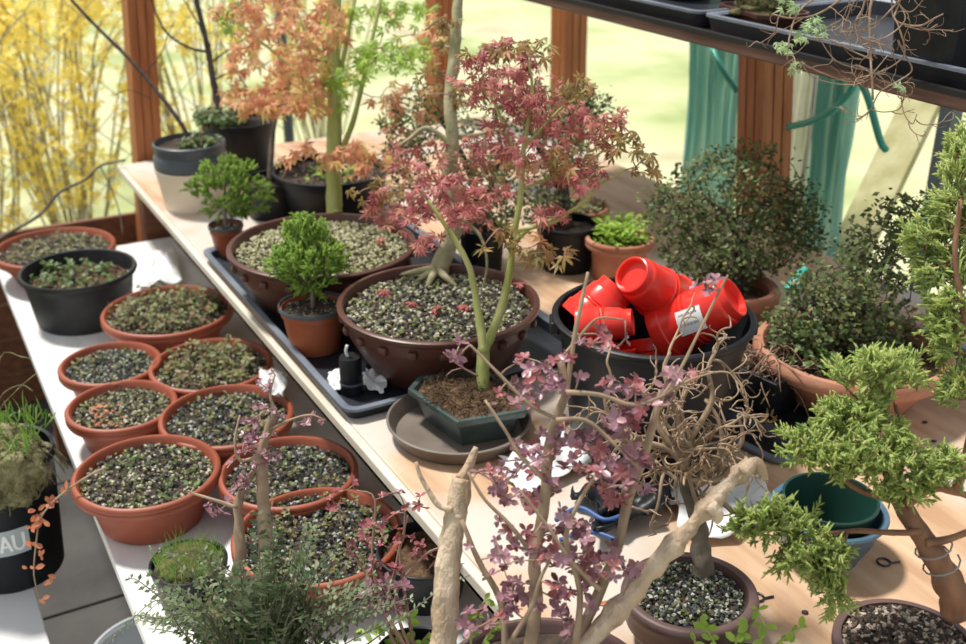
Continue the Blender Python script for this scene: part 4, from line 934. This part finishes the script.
# --- blue pot with green pot inside
c,d=potloc(829,508,TB+.075,TB); R=57*d/FPX; H=.075
t=thing('glazed_pot',c,'round blue-grey glazed pot with a green pot nested inside','pot')
mb=MB(); mb.lathe([(0,0),(.62*R,0),(.62*R,.008),(.66*R,.010),(.85*R,.04),(.91*R,H-.010),(R,H-.006),(R+.002,H-.003),(R,H),(R-.008,H-.001),(R*.88,H-.012),(.6*R,.014),(0,.012)],64); at(t,mb); mb.build('pot','blueglaze',t,auto=50)
mb=MB(); r=R*.80; mb.lathe([(0,.016),(r*.75,.016),(r,H+.012),(r*1.03,H+.014),(r*1.03,H+.018),(r*.97,H+.018),(r*.72,.022),(0,.022)],48); at(t,mb); o=mb.build('inner_pot','greenplastic',t,auto=50); o['label']='dark green plastic inner pot'
for k in range(3):
    th=k*2.09+.4; m=MB(); m.box(c+Vector((math.cos(th)*R*.6,math.sin(th)*R*.6,.005)),(.02,.03,.012),th); m.build('foot','blueglaze',t,smooth=False,bevel=.002)
# --- juniper
random.seed(101)
c,d=potloc(908,640,TB+.075,TB); R=72*d/FPX; H=.07
t=thing('juniper_bonsai',c,'yellow-green juniper bonsai with leaning red-brown trunk at the right','bonsai')
mb=MB(); mb.lathe([(0,0),(.75*R,0),(.78*R,.006),(.95*R,H-.015),(R,H-.013),(R,H-.002),(R-.003,H),(R-.010,H),(R-.012,H-.01),(.75*R,.01),(0,.01)],64); at(t,mb); mb.build('pot','brown_ceramic',t,auto=50)
soil(t,c,R-.012,H-.008,dome=.018); gravel(t,c,R-.013,H-.006,.0085,1500,'gravel_brown',.020)
b=W(958,612,dep(c+Z*H)); dJ=dep(b); mb=MB(); nd=[]
p=trunk(mb,[b]+PX([(953,592),(940,568),(927,545),(912,520),(897,498)],dJ-.01),.019,.009,12,5,.35); nd+=p[12:]
for pth,r in (([(897,498),(885,470),(880,445),(868,420),(860,400)],.006),([(893,502),(900,470),(905,440),(895,405)],.005),([(920,532),(893,533),(860,531),(835,533),(815,545)],.0045),([(846,532),(842,548),(835,560)],.003),([(890,500),(860,490),(830,470),(805,455)],.0045),([(925,543),(945,540),(965,533),(990,520)],.006),([(905,505),(930,488),(955,492),(980,500)],.007),([(955,492),(970,440),(975,380),(965,320),(955,260),(960,200)],.006),([(835,533),(805,535),(775,530),(755,520)],.003)):
    nd+=trunk(mb,PX(pth,dJ-.02),r,r*.45,8,4,.3)
mb.build('trunk','bark_juniper',t)
tw=MB(); lf=MB(); T=[]
for (x,y,rx,ry,n,e) in ((885,378,48,18,64,0),(853,420,38,24,66,-.01),(817,450,32,16,40,-.02),(865,455,52,29,96,-.03),(775,524,39,16,54,-.02),(812,553,37,20,51,-.03),(835,585,13,20,19,-.03),(935,470,37,16,38,-.02),(962,385,18,18,18,0),(948,265,28,25,54,.02),(962,215,26,25,54,.02),(966,165,22,34,41,.02),(955,325,24,34,48,.01),(925,240,17,13,19,.02),(900,490,33,9,19,-.03)):
    for q in E3(x,y,rx,ry,dJ-.02+e,rx*dJ/FPX*.8,n): T.append(q)
grow(tw,nd,T,.0012,step=.03); 
for q in T:
    near=min(nd,key=lambda x:(x-q).length); out=(q-near).normalized()
    for k in range(4): spray(lf,q+rvec()*.007,out+rvec()*.8+Z*.3+RT*-.1,rnd(.016,.026),7,.0012)
tw.build('twigs','bark_juniper',t); lf.build('foliage','juniper',t)
mb=MB()
for k,(x,y) in enumerate(((932,556),(940,572))):
    pc=W(x,y,dJ-.01); pts=[pc+Vector((math.cos(a*.5)*.019,math.sin(a*.5)*.019,a*.0012+.006*math.cos(a*.5))) for a in range(14)]; mb.tube(pts,.0012,n=5)
mb.build('training_wire','fencewire',t)
# --- wire rings
for (x,y,lb) in ((757,597,'small dark wire ring on the board beside the brown bonsai pot'),(884,562,'small dark wire ring on the board below the blue pot')):
    c=G(x,y,TB+.002); mb=MB(); pts=[c+Vector((.009*math.cos(a),.009*math.sin(a),.0)) for a in [i*.5 for i in range(13)]]; mb.tube(pts+[pts[-1]+Vector((.014,.004,0))],.0016,n=6); single(mb,'wire_ring','wire',c,lb,'ring')
c=G(597,605,TB+.001); mb=MB(); oval(mb,c,Z,Vector((1,.3,0)).normalized(),.022,.5); o=single(mb,'fallen_petal','lf_dry',c,'orange fallen petal on the board under the barberry','petal'); m=o.modifiers.new('solid','SOLIDIFY'); m.thickness=.0008
# soil crumbs
for i,(x,y,s,lb) in enumerate(((805,612,.004,'dark soil crumb on the board near the blue pot foot'),(925,422,.004,'dark crumb on the bare board right of the juniper'),(934,441,.004,'second dark crumb on the bare board at the right'))):
    c=G(x,y,TB+.002); bm=bmesh.new(); bmesh.ops.create_icosphere(bm,subdivisions=1,radius=s); mb=MB(); mb.add([c+Vector((v.co.x*1.3,v.co.y,v.co.z*.6)) for v in bm.verts],[[v.index for v in f.verts] for f in bm.faces]); bm.free(); single(mb,'soil_crumb','bark_dark',c,lb,'crumb','soil crumbs on the board')
# ================================================================ FOREGROUND: BARBERRY
random.seed(111)
def rosette(lf,p,d_,s,n):
    d_=d_.normalized(); a=d_.orthogonal().normalized(); b=d_.cross(a)
    for i in range(n):
        th=6.283*i/n+rnd(-.4,.4); q=(a*math.cos(th)+b*math.sin(th)); tip=(q*rnd(.7,1)+d_*rnd(.2,.9)).normalized(); nn=(d_-q*.3+rvec()*.25).normalized(); oval(lf,p,nn,tip,s*rnd(.65,1.2),.62)
PB=Vector((G(545,740,TB).x,G(545,740,TB).y,TB)); 
t=thing('barberry_bonsai',PB,'purple-leaved barberry with bleached deadwood trunks in the foreground','bonsai')
mb=MB(); mb.lathe(pot_bowl(.13,.07),56); at(t,mb); mb.build('pot','brown_ceramic',t,auto=50); soil(t,PB,.115,.055)
dF=dep(PB+Z*.07)
stump=MB(); sb=PX([(440,720),(444,660),(446,600),(450,550),(457,505),(462,478)],dF+.04); q=cr(sb,6); stump.tube(q,lerp_r(.0172,.0115,len(q)),n=16,wob=.4)
stump.tube(cr(PX([(461,480),(468,468),(473,455),(476,447)],dF+.04),4),lerp_r(.008,.003,13),n=7)
stump.tube(cr(PX([(452,510),(438,505),(428,490),(420,475),(416,462)],dF+.03),4),lerp_r(.004,.002,17),n=6)
stump.build('dead_trunk','deadwood',t)['label']='upright bleached stump'
log=MB(); lp=PX([(555,690),(590,640),(625,603),(658,563),(690,528),(715,498),(735,478),(752,464)],dF+.02)
q=cr(lp,6); rr=[.0118+.0018*math.sin(i*.7)+.001*math.sin(i*1.9)+(-.004*(i/len(q))) for i in range(len(q))]; rr[-1]=.010; log.tube(q,rr,n=16,wob=.45)
log.tube(cr(PX([(742,472),(756,462),(764,474),(762,480)],dF+.01),4),lerp_r(.0085,.004,13),n=9,wob=.4)
log.tube(cr(PX([(710,505),(718,515),(714,522)],dF+.0),4),lerp_r(.008,.005,9),n=8)
log.build('dead_trunk','deadwood',t)['label']='long slanting bleached deadwood limb'
stems=MB(); nd=[]
for pth,r,dd in (([(530,730),(530,660),(536,600),(535,560),(545,500),(548,455),(556,420),(566,390),(560,360)],.0085,0),([(566,395),(572,350),(580,310),(588,272)],.0035,0),([(560,730),(575,650),(600,590),(618,545),(628,500),(645,455),(655,415),(662,390)],.0075,.03),([(500,720),(505,650),(500,600),(478,560),(462,520)],.005,.02),([(536,560),(510,525),(485,500),(468,472)],.003,.0),([(545,480),(520,455),(505,430),(485,400)],.003,-.02),([(560,420),(530,405),(500,375),(480,355),(470,345)],.0025,-.02),([(566,392),(600,395),(635,405),(665,395)],.003,-.03),([(600,590),(570,560),(550,530),(520,490)],.003,-.03),([(556,420),(585,420),(610,440),(640,470)],.003,-.03),([(560,360),(585,330),(600,318),(625,320)],.002,0),([(660,400),(680,370),(700,330),(720,290),(728,275)],.0022,0),([(575,650),(580,590),(566,540),(580,500),(600,470)],.004,-.02),([(505,650),(530,610),(540,580),(550,560)],.003,-.03),([(662,395),(690,380),(715,372)],.002,0)):
    nd+=trunk(stems,PX(pth,dF+.0+dd),r,r*.5,8,4,.25)
stems.build('stems','twig_tan',t)
tw=MB(); lf=MB(); lf2=MB()
T=[]
for (x,y,rx,ry,n) in ((550,370,36,26,21),(600,335,36,16,9),(520,400,36,20,10),(630,395,46,20,21),(555,450,46,30,36),(620,470,40,36,39),(500,470,30,25,10),(560,540,50,36,42),(600,560,36,30,24),(500,560,36,40,21),(550,605,50,28,30),(620,420,24,16,12),(460,350,14,10,3),(690,375,24,10,7),(710,285,16,10,6),(480,620,26,16,9),(530,490,36,24,18)):
    T+=E3(x,y,rx,ry,dF-.0,.06,n)
grow(tw,nd,T,.0010,step=.02)
for q in T:
    up=(Z+rvec()*.8+Vector((0,-.4,0))); s=rnd(.0075,.0145)
    rosette(lf if random.random()<.72 else lf2,q,up,s,random.randint(4,7))
tw.build('twigs','twig_brown',t); lf.build('purple_leaves','lf_purple',t); lf2.build('red_leaves','lf_pinkred',t)
# --- left barberry with twin stems, growing from the black pot under the ferny sprays
random.seed(121)
c,d=potloc(236,604,LZ+.09,LZ)
t=thing('twin_stem_barberry',c,'small barberry with two pale bare stems before the terracotta bowls','bonsai')
R=.065; mb=MB(); mb.lathe(pot_tall(R,.09)); at(t,mb); mb.build('pot','black',t,auto=40); soil(t,c,R*.9,.075,'moss')
b=c+Z*.075; db=dep(b); mb=MB(); nd=[]
nd+=trunk(mb,[b]+PX([(264,570),(265,530),(263,490),(262,455),(268,430),(276,412)],db-.05),.0115,.006,10,5,.35)
nd+=trunk(mb,[b-Vector((.02,0,0))]+PX([(240,560),(239,530),(238,505),(245,485),(255,470)],db-.05),.009,.005,10,5,.35)
nd+=trunk(mb,PX([(262,455),(240,460),(235,440),(240,415)],db-.06),.003,.0015,6,4); nd+=trunk(mb,PX([(238,508),(215,500),(195,494),(188,490)],db-.07),.003,.0012,6,4); nd+=trunk(mb,PX([(270,430),(290,420),(310,415),(325,420)],db-.06),.0025,.001,6,4)
nd+=trunk(mb,PX([(276,412),(270,395),(275,375)],db-.05),.003,.0012,6,4)
mb.build('trunk','twig_tan',t); tw=MB(); lf=MB()
T=E3(262,430,26,36,db-.05,.05,34)+E3(245,460,20,30,db-.06,.04,20)+E3(300,420,30,10,db-.06,.03,9)+E3(240,490,14,20,db-.06,.03,10)+E3(270,385,16,16,db-.05,.03,8)+E3(215,505,16,14,db-.06,.03,6)
grow(tw,nd,T,.0009,step=.02)
for q in T: rosette(lf,q,Z+rvec()*.8,rnd(.006,.011),5)
tw.build('twigs','twig_brown',t); lf.build('leaves','lf_purple',t)
# --- middle small barberry sprays (pinkish) near 400,560
random.seed(131)
PBb=G(400,640,LZ+.02); c=UV(1.10,.50,LZ); t=thing('young_barberry',c,'young barberry with red and mauve leaves left of the upright stump','shrub')
mb=MB(); mb.lathe(pot_tall(.06,.09)); at(t,mb); mb.build('pot','black',t,auto=40); soil(t,c,.054,.07)
b=c+Z*.07; db=dep(b); mb=MB(); nd=[]
for pth in ([(392,640),(388,600),(395,570),(400,545),(408,515)],[(388,620),(370,580),(350,550),(340,520)],[(395,600),(420,560),(440,548),(460,552)],[(400,560),(404,535),(405,505)],[(385,610),(372,560),(375,500),(355,490)]):
    nd+=trunk(mb,[b]+PX(pth,db),.003,.0012,6,4)
mb.build('stems','twig_pink',t); tw=MB(); lf=MB(); l2=MB()
T=E3(385,590,30,28,db,.05,34); T2=E3(385,545,45,28,db,.05,28)+E3(400,500,30,16,db,.03,9)+E3(430,555,26,12,db,.03,9)+E3(350,500,30,20,db,.04,8)
grow(tw,nd,T+T2,.0009,step=.02)
for q in T: rosette(lf,q,Z+rvec()*.8,rnd(.009,.014),6)
for q in T2: rosette(l2,q,Z+rvec()*.8,rnd(.007,.011),5)
tw.build('twigs','twig_pink',t); lf.build('mauve_leaves','lf_purple',t); l2.build('red_leaves','lf_pinkred',t)
# --- moss pot (black rectangular) at 190,560
random.seed(141)
c,d=potloc(188,558,LZ+.075,LZ); t=thing('moss_pot',c,'black pot of bright green moss in front of the largest terracotta bowl','plant')
R=.062; mb=MB(); mb.lathe(pot_tall(R,.07,.8),40); at(t,mb); mb.build('pot','black',t,auto=40); blob(t,c+Z*.062,R*.9,R*.9,.02,'moss','moss',4)
mb=MB()
for i in range(420):
    a=rnd(0,6.28); r=R*.85*math.sqrt(random.random()); p=c+Vector((r*math.cos(a),r*math.sin(a),.07)); tip=p+Vector((rnd(-.02,.02),rnd(-.02,.02),rnd(.012,.035))); s=.0008; mb.add([p-RT*s,p+RT*s,tip],[(0,1,2)])
mb.build('grass','grassblade',t)
# --- ferny pinnate shrub
random.seed(151)
c,d=potloc(275,700,LZ+.12,LZ); t=thing('ferny_shrub',c,'ferny grey-green shrub with arching pinnate sprays at the bottom left','shrub')
R=.10; mb=MB(); mb.lathe(pot_tall(R,.12)); at(t,mb); mb.build('pot','black',t,auto=40); soil(t,c,R*.9,.10)
b=c+Z*.10; db=dep(b); st=MB(); lf=MB()
def frond(pts,s,gap=.0105):
    p=cr(pts,8); st.tube(p,lerp_r(.0011,.0005,len(p)),n=4); acc=0
    for i in range(1,len(p)):
        seg=p[i]-p[i-1]; L=seg.length; 
        if L<1e-6: continue
        tdir=seg/L; side=tdir.cross(Z)
        side=side.normalized() if side.length>.05 else RT.copy()
        acc+=L
        while acc>gap:
            acc-=gap
            if i<4: continue
            for sg in(-1,1):
                q=(side*sg+tdir*.45+rvec()*.15).normalized(); nn=(tdir.cross(side)+rvec()*.3); nn=nn*(1 if nn.z>0 else -1); oval4(lf,p[i]-seg*rnd(0,1),nn.normalized(),q,s*(1-.5*i/len(p)),.46)
tips=[]
for (x,y,rx,ry,n) in ((200,590,70,36,22),(280,575,70,34,26),(340,590,50,30,14),(250,620,100,24,20),(370,615,40,20,9),(150,625,40,12,7),(290,535,40,18,7)):
    for q in E3(x,y,rx,ry,db-.05,.09,n): tips.append(q)
for q in tips:
    m_=b.lerp(q,.5)+Z*rnd(.03,.07)+rvec()*.015; e=q; frond([b+Vector((rnd(-.04,.04),rnd(-.03,.03),0)),m_,q-(q-m_)*.1+Z*.008,e+(q-b).normalized()*.02-Z*.004],rnd(.013,.019))
for e in ([(190,640),(160,600),(120,632),(100,650)],[(250,600),(200,560),(150,548)],[(210,620),(180,590),(140,618)],[(400,620),(440,590),(470,575)]):
    frond([b]+PX(e,db-.08),.011)
st.build('stems','bark_grey',t); lf.build('foliage','lf_fern',t)
# --- bright leafy seedlings at the bottom
def leafy(px,py,base,label,stems_px,s,mat,nrm,d_off=0,seed=1):
    random.seed(seed); c=Vector((G(px,py,base).x,G(px,py,base).y,base)); t=thing('leafy_seedling',c,label,'seedling','bright green seedlings at the front'); mb=MB(); mb.lathe(pot_tall(.045,.07),32); at(t,mb); mb.build('pot','black',t,auto=40); soil(t,c,.04,.055)
    b=c+Z*.055; db=dep(b); st=MB(); lf=MB()
    for pth in stems_px:
        p=trunk(st,[b]+PX(pth,db+d_off),.0018,.0009,6,4,.1)
        for q in p[-14::3]:
            for k in range(nrm): oval(lf,q,(Z+rvec()*.5+Vector((0,-.4,0))).normalized(),rvec(),s*rnd(.7,1.2),.62)
    st.build('stems','bark_green',t); lf.build('leaves',mat,t)
leafy(740,715,TB,'pale green leafy seedling at the bottom edge before the brown pot',[[(720,650),(708,632),(700,622)],[(735,650),(740,636),(748,625)],[(755,650),(765,630),(758,610)],[(770,650),(790,634),(800,628)],[(700,650),(694,635)]],.014,'lf_lime',3,seed=5)
leafy(410,700,TB-.2,'lime green leafy sprout at the bottom edge left of the stump',[[(395,640),(378,625),(365,632)],[(410,640),(412,622),(400,612)],[(420,645),(430,632)]],.020,'lf_lime',2,seed=6)
leafy(470,716,TB,'small green sprout between the stump and barberry stems',[[(470,650),(475,620),(485,600)],[(480,650),(492,630),(505,615)]],.012,'lf_lime',3,seed=8)
# ================================================================ HANGING SHELF THINGS
random.seed(161)
SZ=TZ+.005
# moss-filled brown pot
c0=G(750,12,SZ+.03); cc=Vector((c0.x,c0.y,SZ))+V*.035; t=thing('moss_bonsai_pot',cc,'shallow rectangular brown pot of moss on the hanging shelf','pot',rotz=TROT+R_(78))
h=.036; rs=[(.8,0),(.97,h-.010),(1,h-.009),(1,h),(.93,h),(.92,h-.004),(.78,.008)]
vs=[Vector((.092*r*x,.058*r*y,z)) for r,z in rs for x,y in((1,.7),(.8,1),(-.8,1),(-1,.7),(-1,-.7),(-.8,-1),(.8,-1),(1,-.7))]
mb=MB(); mb.add(vs,[(i*8+j,i*8+(j+1)%8,(i+1)*8+(j+1)%8,(i+1)*8+j) for i in range(6) for j in range(8)]+[tuple(range(8))[::-1],tuple(range(48,56))]); at(t,mb); mb.build('pot','brownp',t,smooth=False,bevel=.0015)
blob(t,cc+Z*.032,.062,.062,.020,'moss','moss',6,.3)
mb=MB()
for i in range(700):
    a=rnd(0,6.28); r=math.sqrt(random.random()); p=cc+Vector((r*math.cos(a)*.055,r*math.sin(a)*.055,.044)); mb.tube([p,p+Vector((rnd(-.012,.012),rnd(-.012,.012),rnd(.004,.022)))],.0006,n=3)
mb.build('moss_stalks','moss',t)
# black pot and vine
c0=G(912,82,SZ); cc=Vector((c0.x,c0.y,SZ))+U*.02+V*.085; t=thing('trailing_vine',cc,'leafless curling vine spilling from a tall black pot on the hanging shelf','vine',rotz=TROT)
hh=.17
def sq(r,z): return [Vector((r*x,r*y,z)) for x,y in((1,.8),(.8,1),(-.8,1),(-1,.8),(-1,-.8),(-.8,-1),(.8,-1),(1,-.8))]
rs=[sq(.058,0),sq(.068,hh-.01),sq(.072,hh-.009),sq(.072,hh),sq(.064,hh),sq(.062,hh-.02),sq(.052,.01)]
mb=MB(); mb.add([x for r in rs for x in r],[(i*8+j,i*8+(j+1)%8,(i+1)*8+(j+1)%8,(i+1)*8+j) for i in range(6) for j in range(8)]+[tuple(range(8))[::-1],tuple(range(48,56))]); at(t,mb); mb.build('pot','black',t,smooth=False,bevel=.003)
mb=MB(); mb.box(cc+Z*(hh-.02),(.11,.11,.01),TROT); mb.build('soil','soil',t,smooth=False)
b=cc+Z*(hh-.015); st=MB(); dv=dep(cc)-.10; nd=[]
for pth,r in (([(895,-30),(872,0),(870,40),(872,80),(873,100)],.004),([(880,-20),(862,10),(855,25),(862,45),(875,50)],.0025),([(870,-25),(840,0),(815,15),(790,18),(772,14)],.003),([(870,-30),(830,-10),(800,10),(790,35),(787,60)],.003),
  ([(905,-30),(900,0),(895,20),(918,26),(935,18),(952,8),(945,-5)],.003),([(900,-20),(892,10),(898,25),(905,50),(898,62),(880,72),(858,78)],.0025),([(873,60),(850,50),(830,40),(815,38)],.0022),([(873,70),(855,68),(835,60),(820,40)],.002),([(898,40),(905,55),(912,70),(900,80),(880,92),(870,110),(857,120)],.0022),([(905,90),(900,108),(885,112),(872,110)],.0018),([(900,80),(903,110),(912,124),(917,114)],.0018),([(873,78),(850,85),(815,78),(800,62)],.002),([(860,-20),(850,10),(845,28),(860,36)],.0022),([(900,0),(880,20),(862,30),(840,32)],.0025),([(800,62),(820,72),(850,82),(870,75),(888,55)],.002),([(905,26),(925,30),(938,24)],.002),([(880,-20),(895,0),(910,12),(925,-2)],.002),([(862,45),(888,36),(905,20),(900,5)],.002)):
    q=trunk(st,([b] if pth[0][1]<=-15 else [])+PX(pth,dv,.012),r*.62,r*.42,6,5,.2); nd+=q
for k in range(44): curly(st,random.choice(nd[20:]),Vector((rnd(-1,1),rnd(-.6,.2),rnd(-1,.4))),rnd(.03,.07),.0010,1)
st.build('stems','twig_brown',t)
lf=MB()
for (x,y,n) in ((800,34,16),(812,24,12),(783,48,12),(797,68,9),(788,5,14),(903,90,5),(820,30,8)):
    for i in range(n): maple(lf,W(x+rnd(-8,8),y+rnd(-6,6),dv-.0+rnd(-.02,.02)),(Vector((0,-.7,.7))+rvec()*.5).normalized(),rvec(),rnd(.009,.015),5)
lf.build('leaves','lf_pale',t)
# bare branch reaching in at left
p=PX([(-40,262),(0,238),(38,216),(60,192),(85,180),(100,166),(125,160)],3.3); mb=MB(); q=cr(p,5); mb.tube(q,lerp_r(.006,.0035,len(q)),n=7,wob=.2)
mb.tube(cr(PX([(100,166),(112,190),(120,215),(123,235)],3.3),4),.002,n=5); mb.tube([q[0],Vector((q[0].x-.1,q[0].y+.3,0))],.007,n=7)
single(mb,'bare_branch','bark_grey',q[0].copy(),'bare grey branch reaching to the bench corner in front of the forsythia','branch')
# cotton-like trailing plant left under post
